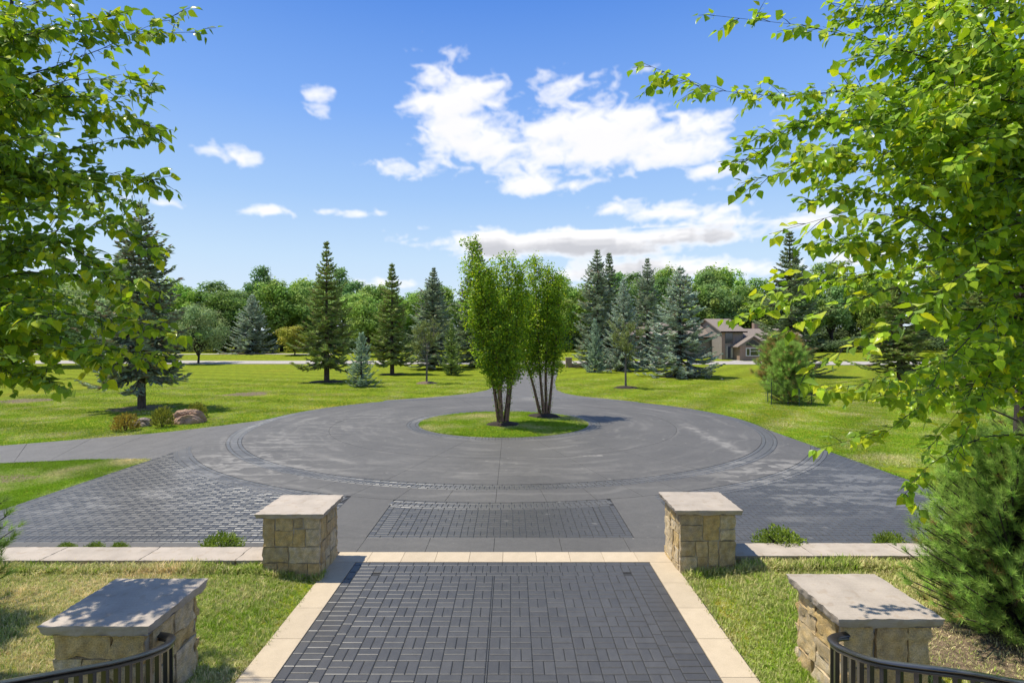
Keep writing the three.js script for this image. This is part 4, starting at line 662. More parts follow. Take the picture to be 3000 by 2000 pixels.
// twigs and leaves of a birch branch that runs from a to b
function birchBranch(st, R, a, b, r0, o = {}) {
  b = b.clone().lerp(a, o.back ?? 0.08); const n = 7, pts = [], rad = [], sag = (o.sag ?? 0.08), L = a.distanceTo(b), w1 = R.n() * 0.09 * L, w2 = R.n() * 0.08 * L, ph = R() * 6;
  for (let k = 0; k <= n; k++) { const t = k / n, p = a.clone().lerp(b, t); p.y += sin(t * PI) * L * sag + w1 * sin(t * 5 + ph) * t; p.x += w2 * sin(t * 4 + ph); p.z += w1 * 0.6 * sin(t * 6); pts.push(p); rad.push(max(0.0012, r0 * (1 - t) ** 1.5 * 0.85)); }
  st.wood.tube(pts, rad, 5, false);
  const at = (t) => { const s = t * n, i = min(n - 1, floor(s)); return pts[i].clone().lerp(pts[i + 1], s - i); };
  const main = b.clone().sub(a).normalize();
  const leafOn = (p, d, sc = 1) => { const dir = d.clone().multiplyScalar(0.55).add(v3(R.n() * 0.95, -R.r(-0.25, 0.9), R.n() * 0.95)).normalize(), nor = v3(-0.2 + R.n() * 0.95, 0.75 + R.n() * 0.6, R.n() * 0.95 + 0.15), l = R.r(0.046, 0.082) * sc * (o.leaf || 1); st.leaves.push([p.clone().addScaledVector(dir, l * 0.25), dir, nor, l, R()]); };
  const start = o.start ?? 0.25, step = o.step ?? 0.075; let side = 1;
  for (let s = start * L; s < L; s += step * R.r(0.7, 1.3)) {
    const t = s / L, p = at(t); side = -side;
    const tl = (o.twig ?? 0.42) * R.r(0.35, 1.1) * (1 - 0.62 * t), d = main.clone().multiplyScalar(0.75).add(v3(R.n() * 0.8, R.n() * 0.45 - 0.12 + side * 0.14, R.n() * 0.8)).normalize();
    if (tl > 0.09) {
      const e = p.clone().addScaledVector(d, tl); e.y -= tl * tl * 0.35; const m = p.clone().lerp(e, 0.5); m.y += tl * 0.05;
      st.wood.tube([p, m, e], [0.0026, 0.0019, 0.001], 3, false);
      const nl = max(2, Math.round(tl / 0.034)); for (let k = 1; k <= nl; k++) { const q = k / nl, pp = q < 0.5 ? p.clone().lerp(m, q * 2) : m.clone().lerp(e, q * 2 - 1); leafOn(pp, d, k === nl ? 0.8 : 1); }
    }
    if (R() < 0.5) leafOn(p, d);
  }
  for (let k = 0; k < 3; k++) leafOn(at(1 - k * 0.03), main, 0.75);
}
const half = v3();
function birchFinish(o, st, R, shown) {
  part('branches', st.wood.build(), o.userData.bark || M.darkBark, o); delete o.userData.bark;
  const tone = (k) => { const q = (0.68 + 0.6 * ((k * 7.13) % 1)) * (st.bright || 1); return k < 0.12 ? [0.62 * q, 0.66 * q, 0.014 * q] : k < 0.55 ? [0.34 * q, 0.48 * q, 0.010 * q] : [0.20 * q, 0.34 * q, 0.012 * q]; };
  const L = st.leaves.map((l) => { half.copy(l[0]).sub(camera.position); const d = -half.z, inside = d > 0.3 && abs(half.x / d) < 0.93 && abs(half.y / d) < 0.63; return [inside ? half.length() / l[3] : 1e6, l]; }).sort((a, b) => a[0] - b[0]);
  const place = (l) => { facing(l[1], l[2]); mtx.scale(v3(l[3], l[3], l[3])); mtx.setPosition(l[0]); return mtx; };
  const rest = L.slice(shown), im = new THREE.InstancedMesh(o.userData.small ? leafSmall : leafGeo, M.leaf, rest.length); delete o.userData.small;
  for (let k = 0; k < shown; k++) { const l = L[k][1], m = part('leaf', leafGeo, M.leafOne[l[4] < 0.14 ? 3 : floor(l[4] * 2.99)], o); place(l); m.matrix.copy(mtx); mtx.decompose(m.position, m.quaternion, m.scale); }
  rest.forEach(([, l], k) => { im.setMatrixAt(k, place(l)); im.setColorAt(k, tmpC.setRGB(...tone(l[4]))); });
  im.name = 'foliage'; im.userData.kind = 'stuff'; im.castShadow = im.receiveShadow = true; o.add(im);
}
{ // birch whose boughs hang into the view at the right
  const o = thing('birch_tree', 'birch with sunlit hanging branches reaching over the right railing and pine', 'tree', [0, 0, 0], 0, 'birches framing the porch'), R = rng(501), st = { wood: new Geo(), leaves: [], bright: 1.2 };
  const trunk = new Geo(), stems = [[v3(5.62, -0.1, -6.2), v3(5.66, 3, -6.1), v3(5.5, 5.2, -5.9), v3(5.3, 8.4, -5.6)], [v3(5.85, -0.1, -6.35), v3(6.3, 3, -6.6), v3(6.7, 7.5, -6.9)], [v3(5.55, -0.1, -6.0), v3(5.3, 2.6, -5.3), v3(4.9, 5.0, -4.5), v3(4.6, 7.6, -4.0)]];
  for (const s of stems) { const c = new THREE.CatmullRomCurve3(s), p = c.getPoints(14); trunk.tube(p, p.map((_, k) => 0.085 * (1 - k / 16)), 9); }
  part('trunk', trunk.build(), M.darkBark, o);
  const from = (y) => { const c = R() < 0.5 ? stems[0] : stems[2], k = new THREE.CatmullRomCurve3(c); let best = null; for (let t = 0; t <= 1; t += 0.02) { const p = k.getPoint(t); if (!best || abs(p.y - y) < abs(best.y - y)) best = p.clone(); } return best; };
  const tips = [[0.87, 4.69, 3.4], [1.2, 4.99, 3.6], [1.17, 4.17, 3.3], [1.33, 4.14, 3.35], [1.45, 3.85, 3.2], [1.65, 4.12, 3.0], [1.72, 4.03, 3.1], [1.42, 3.65, 3.0], [1.53, 3.52, 2.8], [1.48, 3.27, 2.7], [1.14, 3.17, 2.6], [1.78, 3.2, 4.9], [1.0, 3.12, 2.7], [1.18, 2.83, 2.6], [1.16, 2.69, 2.6], [1.26, 2.42, 2.7], [1.73, 2.48, 2.9], [1.84, 2.37, 2.9], [2.16, 2.11, 3.0], [1.43, 2.66, 2.8], [1.93, 2.28, 2.6], [1.23, 3.33, 2.5], [1.36, 3.02, 2.4], [1.12, 2.99, 2.6]];
  for (const [x, y, d] of tips) { const b = V(x, d, y), a = from(clamp(y + R.r(-0.5, 0.5), 1.9, 6)); birchBranch(st, R, a, b, 0.02, y > 3.5 || d > 4.5 ? { start: 0.3, step: 0.045, twig: 0.42, sag: 0.07, leaf: 1.06, back: 0.03 } : { start: 0.35, step: 0.075, twig: 0.3, sag: 0.07, leaf: 1.05, back: 0.07 }); }
  const edge = [[-0.3, 0.86], [-0.24, 0.78], [-0.17, 0.70], [-0.10, 0.61], [0.06, 0.61], [0.18, 0.64], [0.36, 0.57], [0.46, 0.52], [0.62, 0.50], [0.9, 0.52]];
  for (let k = 0; k < 112; k++) { const d = R.r(2.7, 5.0), s = k < 40 ? R.r(-0.2, 0.66) : k < 84 ? R.r(0.2, 0.7) : k < 96 ? R.r(0.6, 1.3) : R.r(0.2, 0.62), x = d * (table(edge, s) + (k < 96 ? R.r(0.0, 0.42) : R.r(-0.03, 0.2))), y = 3 + s * d; if (y > 7.6) continue; birchBranch(st, R, from(clamp(y + R.r(-0.5, 0.7), 1.9, 7)), V(x, d, y), 0.017, { start: 0.3, step: 0.062, twig: 0.42, sag: 0.07, leaf: 1.06 }); }
  for (let k = 0; k < 16; k++) { const a = R.r(-0.6, 2.2), y = R.r(2.4, 7.5), b = v3(6 + cos(a) * R.r(1, 2), y, -6.2 - sin(a) * R.r(0.6, 2)); birchBranch(st, R, from(clamp(y, 1.9, 7)), b, 0.015, { start: 0.25, step: 0.12, twig: 0.4 }); }
  birchFinish(o, st, R, 300);
}
{ // birch at the left edge
  const o = thing('birch_tree', 'birch with shaded branches filling the upper left corner above the dappled pillar', 'tree', [0, 0, 0], 0, 'birches framing the porch'), R = rng(733), st = { wood: new Geo(), leaves: [] };
  const trunk = new Geo(), stems = [[v3(-5.15, -0.1, -4.7), v3(-5.0, 2.4, -4.6), v3(-4.75, 4.6, -4.5), v3(-4.5, 8, -4.3)], [v3(-5.35, -0.1, -4.55), v3(-5.6, 3, -4.3), v3(-5.9, 7.4, -4.0)], [v3(-5.1, -0.1, -4.85), v3(-5.0, 3, -5.2), v3(-5.0, 7, -5.6)]];
  for (const s of stems) { const c = new THREE.CatmullRomCurve3(s), p = c.getPoints(14); trunk.tube(p, p.map((_, k) => 0.08 * (1 - k / 16)), 9); }
  part('trunk', trunk.build(), M.darkBark, o);
  const from = (y, i = 0) => { const k = new THREE.CatmullRomCurve3(stems[i]); let best = null; for (let t = 0; t <= 1; t += 0.02) { const p = k.getPoint(t); if (!best || abs(p.y - y) < abs(best.y - y)) best = p.clone(); } return best; };
  const tips = [[-1.89, 5.04, 3.4], [-2.06, 4.91, 3.5], [-1.92, 4.58, 3.2], [-2.0, 4.52, 3.3], [-2.01, 4.31, 3.3], [-2.14, 4.2, 3.4], [-2.18, 4.0, 3.3], [-2.19, 3.91, 3.3], [-1.94, 3.79, 3.2], [-2.11, 3.7, 3.2], [-1.88, 3.58, 3.1], [-1.74, 3.39, 2.9], [-1.78, 3.25, 2.8], [-2.0, 3.13, 3.0], [-2.13, 2.99, 3.0], [-1.85, 2.92, 3.1], [-2.1, 2.86, 3.0], [-2.5, 2.8, 3.1], [-1.72, 2.86, 2.9], [-2.35, 2.72, 3.0], [-2.7, 2.75, 3.2], [-2.6, 2.95, 3.0], [-2.75, 3.05, 3.2], [-2.45, 3.1, 3.0]];
  for (const [x, y, d] of tips) birchBranch(st, R, from(clamp(y + R.r(-0.4, 0.4), 2.1, 6.5)), V(x, d, y), 0.017, { start: 0.3, step: 0.045, twig: 0.38, sag: 0.05, back: 0.05 });
  const edge = [[-0.13, -1.0], [-0.04, -0.9], [0.05, -0.82], [0.2, -0.74], [0.4, -0.68], [0.62, -0.64], [0.9, -0.64]];
  for (let k = 0; k < 44; k++) { const d = R.r(2.8, 3.9), s = k < 36 ? R.r(-0.02, 0.66) : R.r(0.6, 1.1), x = d * (table(edge, s) - R.r(0, 0.36)), y = 3 + s * d; birchBranch(st, R, from(clamp(y + R.r(-0.5, 0.5), 2.1, 7)), V(x, d, y), 0.016, { start: 0.28, step: 0.055, twig: 0.42, sag: 0.05 }); }
  for (let k = 0; k < 78; k++) { const d = k < 40 ? R.r(4.2, 6.0) : R.r(4.6, 5.5), y = k < 40 ? R.r(2.7, 6.4) : R.r(3.2, 5.6), x = k < 40 ? -d * R.r(0.84, 1.1) : -3.24 - 0.43 * (y - 0.8) + R.r(-0.3, 0.35); birchBranch(st, R, from(clamp(y + R.r(-0.6, 0.3), 2, 7), 2), V(x, d, y), 0.015, { start: 0.2, step: 0.09, twig: 0.42 }); }
  birchFinish(o, st, R, 300);
}
// --- the two birch clumps on the island
function islandBirch(label, x, d, stems, seed, per) {
  const R = rng(seed), y0 = 0.06, o = thing('birch_tree', label, 'tree', [x, y0, -d], 0, 'birch clumps on the island'), g = new Geo(), st = { wood: new Geo(), leaves: [] };
  for (const [bx, bz, pts, low, wide] of stems) {
    const c = new THREE.CatmullRomCurve3([v3(bx, -0.08, bz), ...pts.map((p) => v3(...p))]), p = c.getPoints(16); g.tube(p, p.map((_, k) => max(0.008, 0.068 * (1 - k / 16.6))), 8);
    const top = pts[pts.length - 1][1];
    const twigs = Math.round(per * (top - low) / 4.5);
    for (let k = 0; k < twigs; k++) {
      const t = (k + R()) / twigs, y = lerp(low, top - 0.02, t), q = c.getPoint(clamp(y / top, 0, 1)), a = R() * 6.28, w = 1.3 * wide * (0.72 + 0.34 * sin(PI * clamp(0.05 + t * 0.8))) * (1 - 0.4 * t ** 6) * R.r(0.4, 1.1) * (1 + 0.35 * noise(y * 1.4 + bx * 30, a)), e = q.clone().add(v3(cos(a) * w, w * R.r(0.5, 1.3), sin(a) * w));
      st.wood.tube([q, q.clone().lerp(e, 0.5).add(v3(R.n() * 0.05, 0.05, R.n() * 0.05)), e], [0.009, 0.006, 0.002], 3, false);
      const dir = e.clone().sub(q).normalize(), n = Math.round(15 + w * 64);
      for (let j = 0; j < n; j++) { const f = R.r(0.15, 1.02), pp = q.clone().lerp(e, f).add(v3(R.n() * 0.19, R.n() * 0.2, R.n() * 0.19)); st.leaves.push([pp, dir.clone().multiplyScalar(0.3).add(v3(R.n(), -R.r(0, 0.9), R.n())).normalize(), v3(R.n() * 0.9 - 0.2, 0.7 + R.n() * 0.7, R.n() * 0.9), R.r(0.055, 0.088), R()]); }
    }
    for (let k = 0; k < 190; k++) { const q = c.getPoint(R.r(0.02, 0.42)), a = R() * 6.28; st.leaves.push([q.clone().add(v3(cos(a) * 0.09, 0, sin(a) * 0.09)), v3(cos(a), 0.2 + R.n(), sin(a)).normalize(), v3(R.n(), 1, R.n()), R.r(0.035, 0.06), R()]); }
  }
  part('trunk', g.build(), M.birch, o); o.userData.small = true; st.bright = 1.15; birchFinish(o, st, R, 0);
}
islandBirch('taller multi-stemmed birch clump leaning left, at the near side of the island', -0.32, 19.06, [
  [-0.12, 0.0, [[-0.34, 1.5, 0.1], [-0.62, 2.6, 0.02], [-0.85, 3.9, 0.2], [-1.08, 6.2, 0.25]], 1.2, 0.58], [-0.02, 0.1, [[-0.12, 1.6, 0.3], [-0.45, 3.4, 0.5], [-0.75, 5.2, 0.6]], 1.2, 0.6],
  [0.06, 0.0, [[0.2, 1.4, 0.0], [0.12, 2.5, 0.1], [0.2, 3.6, 0.1], [0.16, 5.72, 0.1]], 1.3, 0.6], [0.13, -0.08, [[0.33, 1.8, -0.2], [0.48, 3.4, -0.3], [0.55, 5.3, -0.35]], 1.35, 0.55], [-0.05, -0.1, [[-0.2, 1.8, -0.4], [-0.35, 3.6, -0.6], [-0.42, 5.3, -0.6]], 1.6, 0.5],
], 811, 135);
islandBirch('shorter multi-stemmed birch clump spreading right, at the far side of the island', 1.25, 21.1, [
  [-0.14, 0.0, [[-0.45, 1.2, 0.1], [-0.78, 2.4, 0.15], [-0.85, 4.2, 0.2]], 1.7, 0.42], [-0.03, 0.08, [[-0.18, 1.6, 0.1], [-0.27, 3.3, 0.15], [-0.42, 5.95, 0.2]], 1.9, 0.55],
  [0.06, 0.0, [[0.04, 1.8, 0], [0.1, 3.6, -0.05], [0.12, 5.5, -0.1]], 1.9, 0.55], [0.14, -0.04, [[0.3, 1.5, -0.1], [0.46, 3.0, -0.1], [0.56, 5.15, -0.15]], 1.7, 0.58],
], 822, 135);
// --- soft pines
{
  const R = rng(61), tuftGeo = (() => { const g = new Geo(); for (let k = 0; k < 34; k++) { const a = R() * 6.28, sp = R.r(0.25, 1.05), D = v3(cos(a) * sp, R.r(0.5, 1.1), sin(a) * sp).normalize(), S = v3(R.n(), R.n(), R.n()).cross(D).normalize().multiplyScalar(0.019), b = v3(0, R.r(0, 0.55), 0), L = R.r(0.75, 1.05); const p = g.v(b.x - S.x, b.y - S.y, b.z - S.z), q = g.v(b.x + S.x, b.y + S.y, b.z + S.z), m = g.v(b.x + D.x * L, b.y + D.y * L - 0.05, b.z + D.z * L); g.tri(p, q, m); } return g.build(); })();
  function pine(name, label, x, d, h, r, seed, tufts, group, brown = 0.04, base = 0.02, len = 0.115) {
    const Q = rng(seed), o = thing(name, label, 'tree', [x, landY(x, d), -d], 0, group), w = new Geo(), list = [];
    w.tube([v3(0, -0.1, 0), v3(0.03, h * 0.5, 0.02), v3(0, h, 0)], [0.05, 0.035, 0.008], 7);
    const n = Math.round(tufts / 9);
    for (let k = 0; k < n; k++) {
      const t = (k + Q()) / n, y = lerp(base, 0.96, t) * h, a = k * 2.4 + Q.r(-0.5, 0.5), L = r * (1 - t) ** 0.55 * Q.r(0.6, 1.12) * (t < 0.1 ? 0.85 : 1) + 0.06, up = lerp(0.22, 1.1, t) + Q.r(-0.2, 0.25), e = v3(cos(a) * L, y + L * up, sin(a) * L), s = v3(0, y, 0), m = s.clone().lerp(e, 0.5); m.y -= L * 0.1;
      w.tube([s, m, e], [0.014, 0.01, 0.005], 4, false);
      const D = e.clone().sub(m).normalize();
      for (let j = 0; j < 9; j++) { const f = 0.32 + 0.72 * (j / 8), p = f < 0.5 ? s.clone().lerp(m, f * 2) : m.clone().lerp(e, min(1.03, f * 2 - 1)); const off = v3(Q.n(), Q.n() * 0.6, Q.n()).multiplyScalar(j > 6 ? 0.03 : 0.17 * min(1, L)); p.add(off); list.push([p, D.clone().multiplyScalar(0.9).add(v3(Q.n() * 0.6, 0.35 + Q.n() * 0.35, Q.n() * 0.6)).normalize(), len * Q.r(0.75, 1.2), f]); }
    }
    part('trunk', w.build(), M.bark, o);
    const im = new THREE.InstancedMesh(tuftGeo, M.pineNeedle, list.length); im.name = 'needles'; im.userData.kind = 'stuff'; im.castShadow = im.receiveShadow = true;
    list.forEach(([p, D, l, f], k) => { facing(D, v3(Q.n(), Q.n(), 1)); mtx.scale(v3(l, l, l)); mtx.setPosition(p); im.setMatrixAt(k, mtx); const q = Q.r(0.55, 1.4); im.setColorAt(k, Q() < brown ? tmpC.setRGB(0.42 * q, 0.29 * q, 0.10 * q) : tmpC.setRGB(0.34 * q, 0.50 * q, 0.095 * q)); });
    o.add(im); return o;
  }
  pine('pine', 'soft bushy young pine in the grass beside the right near pillar', 5.05, 5.55, 1.85, 0.88, 71, 6000, 'soft pines near the porch');
  pine('pine', 'soft young pine standing behind the right low wall under the birch', 7.2, 7.0, 2.6, 1.2, 75, 3600, 'soft pines near the porch');
  pine('pine', 'young pine at the left edge of the front grass, under the left birch', -6.05, 5.6, 1.9, 0.75, 72, 2000, 'soft pines near the porch');
  pine('pine', 'young pine inside the wire cage on the right lawn', 12.9, 25.8, 2.7, 1.0, 73, 3000, null, 0.1, 0.03, 0.2);
  pine('pine', 'brownish drooping pine just behind the caged one on the right lawn', 15.2, 31, 3.0, 1.5, 74, 3000, null, 0.38, 0.12, 0.26);
}
{ // wire cage round the young pine
  const o = thing('wire_cage', 'wire mesh cage on green posts round the young pine on the right lawn', 'cage', [12.9, landY(12.9, 25.8), -25.8]), r = 0.98, H = 1.05, post = mat({ color: rgb(0.025, 0.06, 0.04), roughness: 0.6 }), wire = mat({ color: rgb(0.10, 0.13, 0.115), roughness: 0.5, metalness: 0.4 });
  for (let k = 0; k < 5; k++) { const a = k / 5 * 2 * PI + 0.3, m = part('post', new Geo().box(-0.018, 0.018, -0.1, H + 0.12, -0.012, 0.012).build(), post, o); m.position.set(cos(a) * r, 0, sin(a) * r); m.rotation.y = -a; }
  const g = new Geo(), N = 40; for (let j = 0; j <= 9; j++) g.tube([...Array(N + 1).keys()].map((k) => v3(cos(k / N * 2 * PI) * (r - 0.02), 0.05 + H * j / 9, sin(k / N * 2 * PI) * (r - 0.02))), Array(N + 1).fill(0.0018), 3, false);
  for (let k = 0; k < N; k++) { const a = k / N * 2 * PI; g.tube([v3(cos(a) * (r - 0.02), 0, sin(a) * (r - 0.02)), v3(cos(a) * (r - 0.02), H + 0.05, sin(a) * (r - 0.02))], [0.0018, 0.0018], 3, false); }
  part('wire_mesh', g.build(), wire, o);
}
{ // neighbouring house
  const sid = mat({ color: rgb(0.27, 0.235, 0.205), map: scaled(grainTex, 0.6), roughness: 0.9 }), brick = mat({ color: rgb(0.36, 0.255, 0.205), map: scaled(stoneTex, 2.2), roughness: 0.95 }), roof = mat({ color: rgb(0.235, 0.19, 0.155), map: scaled(grainTex, 1.4), bumpMap: scaled(grainBump, 1), bumpScale: 0.02, roughness: 0.95 }), trim = mat({ color: rgb(0.60, 0.57, 0.52), roughness: 0.7 }), fascia = mat({ color: rgb(0.20, 0.165, 0.14), roughness: 0.8 }), glass = mat({ color: rgb(0.02, 0.024, 0.026), roughness: 0.06, clearcoat: 1, clearcoatRoughness: 0.03 }), door = mat({ color: rgb(0.03, 0.035, 0.05), roughness: 0.5 });
  const X = 29, D = 72, o = thing('house', 'brown sided neighbouring house with shingled gables behind the broad blue spruce', 'house', [X, landY(X, D) - 0.05, -D]);
  const L = (x) => x - X, Z = (d) => D - d;
  const box = (name, x0, x1, y0, y1, d0, d1, m, parent = o) => part(name, new Geo().box(L(x0), L(x1), y0, y1, Z(d1), Z(d0), 1).build(), m, parent);
  const gableX = (name, x0, x1, dEave, dRidge, yE, yR, m, t = 0.16) => { const g = new Geo(), P = (x, d, y) => [L(x), y, Z(d)], q = [[dEave, yE], [dRidge, yR], [2 * dRidge - dEave, yE]]; for (let k = 0; k < 2; k++) { const [a, b] = [q[k], q[k + 1]]; for (const e of [0, -t]) g.face([P(x0, a[0], a[1] + e), P(x1, a[0], a[1] + e), P(x1, b[0], b[1] + e), P(x0, b[0], b[1] + e)], [[0, 0], [x1 - x0, 0], [x1 - x0, 6], [0, 6]]); for (const x of [x0, x1]) g.face([P(x, a[0], a[1] - t), P(x, b[0], b[1] - t), P(x, b[0], b[1]), P(x, a[0], a[1])]); g.face([P(x0, q[0][0], yE - t), P(x1, q[0][0], yE - t), P(x1, q[0][0], yE), P(x0, q[0][0], yE)]); } return part(name, g.build(), m, o); };
  const gableD = (name, xc, wv, d0, d1, yE, yR, m, t = 0.14) => { const g = new Geo(), P = (x, d, y) => [L(x), y, Z(d)]; for (const s of [-1, 1]) { for (const e of [0, -t]) g.face([P(xc, d0, yR + e), P(xc, d1, yR + e), P(xc + s * wv, d1, yE + e), P(xc + s * wv, d0, yE + e)], [[0, 0], [d1 - d0, 0], [d1 - d0, 3], [0, 3]]); for (const d of [d0, d1]) g.face([P(xc, d, yR - t), P(xc + s * wv, d, yE - t), P(xc + s * wv, d, yE), P(xc, d, yR)]); g.face([P(xc + s * wv, d0, yE - t), P(xc + s * wv, d1, yE - t), P(xc + s * wv, d1, yE), P(xc + s * wv, d0, yE)]); } return part(name, g.build(), m, o); };
  const tri = (name, pts, m) => { const g = new Geo(); g.face(pts.map(([x, d, y]) => [L(x), y, Z(d)])); return part(name, g.build(), m, o); };
  // entrance block
  box('wall', 27.35, 30.1, -0.2, 3.68, 72, 83, sid); gableX('roof', 27.0, 30.5, 71.5, 77.5, 3.72, 5.55, roof);
  for (const x of [27.345, 30.105]) tri('gable', [[x, 72, 3.68], [x, 83, 3.68], [x, 77.5, 5.36]], sid);
  box('corner_panel', 27.33, 27.75, -0.2, 3.66, 71.97, 72.0, brick); box('recess_panel', 28.8, 29.05, 0.0, 3.64, 71.9, 72.0, fascia);
  { const w = box('window', 27.8, 28.72, 2.18, 3.5, 71.95, 71.99, glass); box('frame', 27.74, 28.78, 3.5, 3.58, 71.92, 71.99, fascia, w); box('frame', 27.74, 28.78, 2.1, 2.18, 71.92, 71.99, fascia, w); }
  { const dr = box('door', 28.05, 28.5, 0.25, 1.72, 71.94, 71.99, door); box('frame', 28.5, 28.56, 0.25, 1.78, 71.92, 71.99, trim, dr); box('frame', 27.99, 28.05, 0.25, 1.78, 71.92, 71.99, trim, dr); }
  box('side_light', 28.62, 28.74, 0.3, 1.6, 71.96, 71.985, trim);
  // front wing
  box('wall', 28.95, 32.4, -0.2, 1.86, 70.2, 78, brick); gableD('roof', 30.55, 2.05, 69.7, 78, 1.78, 3.12, roof); tri('gable', [[28.95, 70.19, 1.86], [32.15, 70.19, 1.86], [30.55, 70.19, 2.95]], sid); tri('gable_window', [[29.75, 70.17, 1.84], [31.35, 70.17, 1.84], [31.35, 70.17, 2.15], [30.55, 70.17, 2.68], [29.75, 70.17, 2.15]], glass);
  { const w = box('window', 29.75, 31.35, 0.62, 1.52, 70.16, 70.19, glass); for (const [a, b, c, e] of [[29.69, 31.41, 1.5, 1.6], [29.69, 31.41, 0.54, 0.64], [29.69, 29.79, 0.64, 1.5], [31.31, 31.41, 0.64, 1.5], [30.18, 30.27, 0.64, 1.5], [30.27, 31.31, 1.14, 1.2]]) box('frame', a, b, c, e, 70.12, 70.185, trim, w); }
  gableX('roof', 30.0, 38.5, 71.2, 76, 2.5, 4.15, roof); box('wall', 30.2, 38, -0.2, 2.45, 71.8, 80, brick);
  gableX('roof', 15.5, 27.3, 75.6, 80.5, 3.0, 5.1, roof); box('wall', 16, 27.3, -0.2, 2.95, 76.2, 85, sid);
  part('chimney', new Geo().box(L(33.6), L(34.4), 2, 5.0, Z(77.4), Z(76.6)).build(), brick, o);
  { const g = new Geo(), q = [[27.6, 70.2], [28.7, 70.2], [29.1, 67.6], [27.8, 67.6]]; g.face(q.map(([x, d]) => [x, landY(x, d) + 0.045, -d])); struct('garden_path', g.build(), M.farRoad); }
  // gate post and low wall by the road
  const gp = thing('gate_post', 'brick gate post with a flat cap and low wing wall beside the far driveway', 'gate post', [5.95, landY(5.95, 58), -58]);
  part('post', new Geo().box(-0.31, 0.31, -0.1, 1.0, -0.31, 0.31).build(), brick, gp); part('cap', new Geo().box(-0.36, 0.36, 1.0, 1.07, -0.36, 0.36).build(), M.cap[0], gp); part('wing_wall', new Geo().box(0.31, 2.1, -0.1, 0.45, -0.15, 0.15).build(), brick, gp);
}
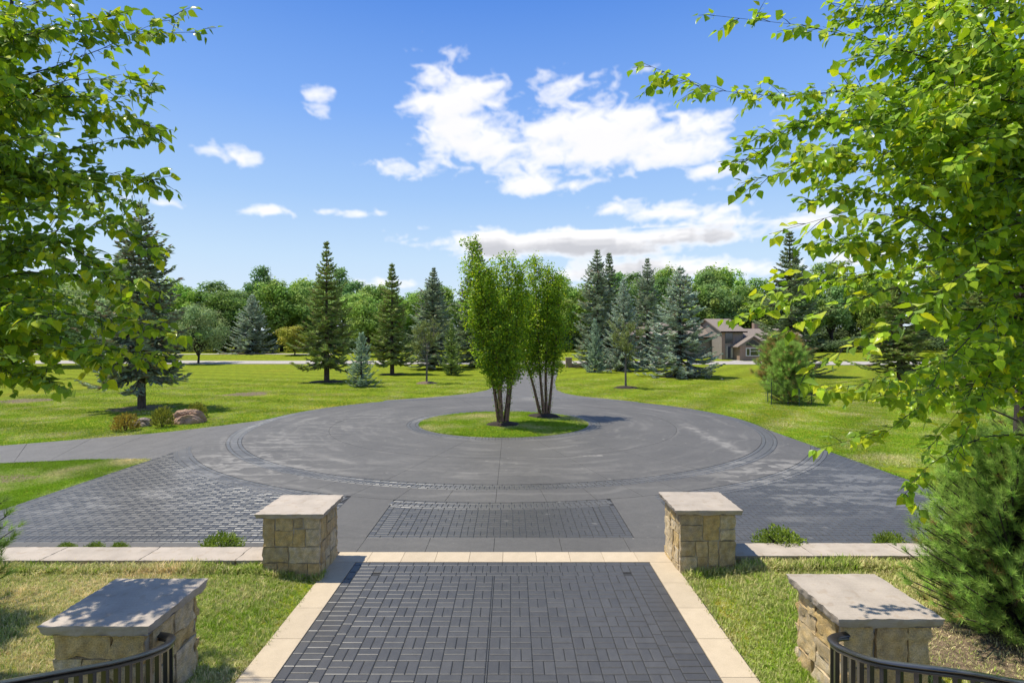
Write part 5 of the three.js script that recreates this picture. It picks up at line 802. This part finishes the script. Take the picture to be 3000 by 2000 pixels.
{ // grass blades
  const tuftOf = (n, seed, spread) => { const R = rng(seed), g = new Geo(); for (let k = 0; k < n; k++) { const a = R() * 6.28, lean = R.r(0.1, 0.75), b = v3(R.n() * spread, 0, R.n() * spread), h = R.r(0.55, 1.1), w = 0.06, s = v3(-sin(a) * w, 0, cos(a) * w), m = b.clone().add(v3(cos(a) * lean * 0.35, h * 0.6, sin(a) * lean * 0.35)), t = b.clone().add(v3(cos(a) * lean, h * (1 - lean * 0.3), sin(a) * lean)); const i = g.v(b.x - s.x, b.y, b.z - s.z), j = g.v(b.x + s.x, b.y, b.z + s.z), p = g.v(m.x + s.x * 0.8, m.y, m.z + s.z * 0.8), q = g.v(m.x - s.x * 0.8, m.y, m.z - s.z * 0.8), e = g.v(t.x, t.y, t.z); g.quad(i, j, p, q); g.tri(q, p, e); } return g.build(); };
  const t1 = tuftOf(9, 1, 0.5), t2 = tuftOf(12, 2, 1.0), Q = new THREE.Quaternion(), E = new THREE.Euler(), S = v3(), P = v3();
  const blocked = (x, d) => onDrive(x, d, -0.035) || (abs(x + 2.777) < 0.36 && abs(d - 7.29) < 0.36) || (abs(x - 2.508) < 0.36 && abs(d - 7.42) < 0.36) || (abs(x + 3.24) < 0.36 && abs(d - 4.69) < 0.36) || (abs(x - 3.055) < 0.36 && abs(d - 4.86) < 0.36);
  function sow(name, geo, count, x0, x1, d0, d1, h0, h1, seed, ok, yOf) {
    const R = rng(seed), im = new THREE.InstancedMesh(geo, M.blade, count); let n = 0, tries = 0;
    while (n < count && tries < count * 12) {
      tries++; const x = R.r(x0, x1), d = d0 < 3 ? R.r(d0, d1) : 1 / lerp(1 / d0, 1 / d1, R()); if (abs(x) > d * 0.98 + 1 || blocked(x, d) || !ok(x, d, R)) continue;
      const f = fbm(x * 0.8 + 3, d * 0.8, 3), h = R.r(h0, h1) * (1 + 0.8 * max(0, f)), w = R.r(h0, h1) * 1.0, dry = clamp((d < 7.2 ? 0.40 : 0.10) + (d < 7.2 ? 0.8 : 1.3) * fbm(x * 0.55 + 9, d * 0.55 + 2, 3) + R.n() * (d < 7.2 ? 0.6 : 0.25)), k = R.r(0.75, 1.25) * (1 + mowing(x, d) * 1.3);
      im.setMatrixAt(n, mtx.compose(P.set(x, yOf(x, d), -d), Q.setFromEuler(E.set(R.n() * 0.15, R() * 6.28, R.n() * 0.15)), S.set(w, h, w)));
      im.setColorAt(n, tmpC.setRGB(lerp(0.25, 0.86, dry) * k, lerp(0.40, 0.70, dry) * k, lerp(0.02, 0.40, dry) * k)); n++;
    }
    im.count = n; im.name = numbered(name); im.castShadow = im.receiveShadow = true; im.userData = { kind: 'stuff', label: name === 'grass' ? 'short uneven grass blades of the lawns' : name, category: 'grass' }; scene.add(im);
  }
  const land = (x, d) => landY(x, d) - 0.004;
  const nearLawn = (x, d) => d < 7.2 && abs(x) > 2.1, bald = (x, d) => fbm(x * 0.75 + 1, d * 0.75 + 6, 3);
  sow('grass', t1, 70000, -9, 9, 3.9, 7.2, 0.024, 0.05, 1, (x, d, R) => nearLawn(x, d) && R() > 2.2 * (bald(x, d) - 0.08), land);
  sow('grass', t1, 3200, -9, 9, 6.6, 7.19, 0.06, 0.13, 8, (x, d, R) => (x < -2.4 && d > 6.86 && d < 7.04) || (x > 2.2 && d > 6.95 && d < 7.18), land);
  sow('grass', t1, 26000, -16, 14, 8, 36, 0.03, 0.065, 9, (x, d) => d > 8.2 && onDrive(x, d, 0.13), land);
  sow('grass', tuftOf(6, 3, 0.9), 9000, -9, 9, 3.9, 7.2, 0.045, 0.085, 12, (x, d, R) => nearLawn(x, d) && R() < 0.25 + 1.6 * max(0, fbm(x * 1.6 + 30, d * 1.6, 2)), land);
  sow('grass', t2, 26000, -16, -8.6, 8, 14.2, 0.022, 0.042, 2, (x) => x < -8.9, land);
  sow('grass', t2, 110000, -26, 26, 13, 42, 0.026, 0.05, 3, (x, d, R) => sqrt((x - CX) ** 2 + (d - CD) ** 2) > 3.5 && R() > 0.12, land);
  sow('grass', t2, 16000, -3.4, 2.8, 16.7, 22.9, 0.025, 0.05, 4, (x, d) => { const r = sqrt((x - CX) ** 2 + (d - CD) ** 2); return r < 3.0 && ((x + 0.32) ** 2 + (d - 19.06) ** 2) > 0.3 && ((x - 1.25) ** 2 + (d - 21.1) ** 2) > 0.36; }, (x, d) => 0.05 - 0.055 * ((x - CX) ** 2 + (d - CD) ** 2) / 9);
}
renderer.render(scene, camera);
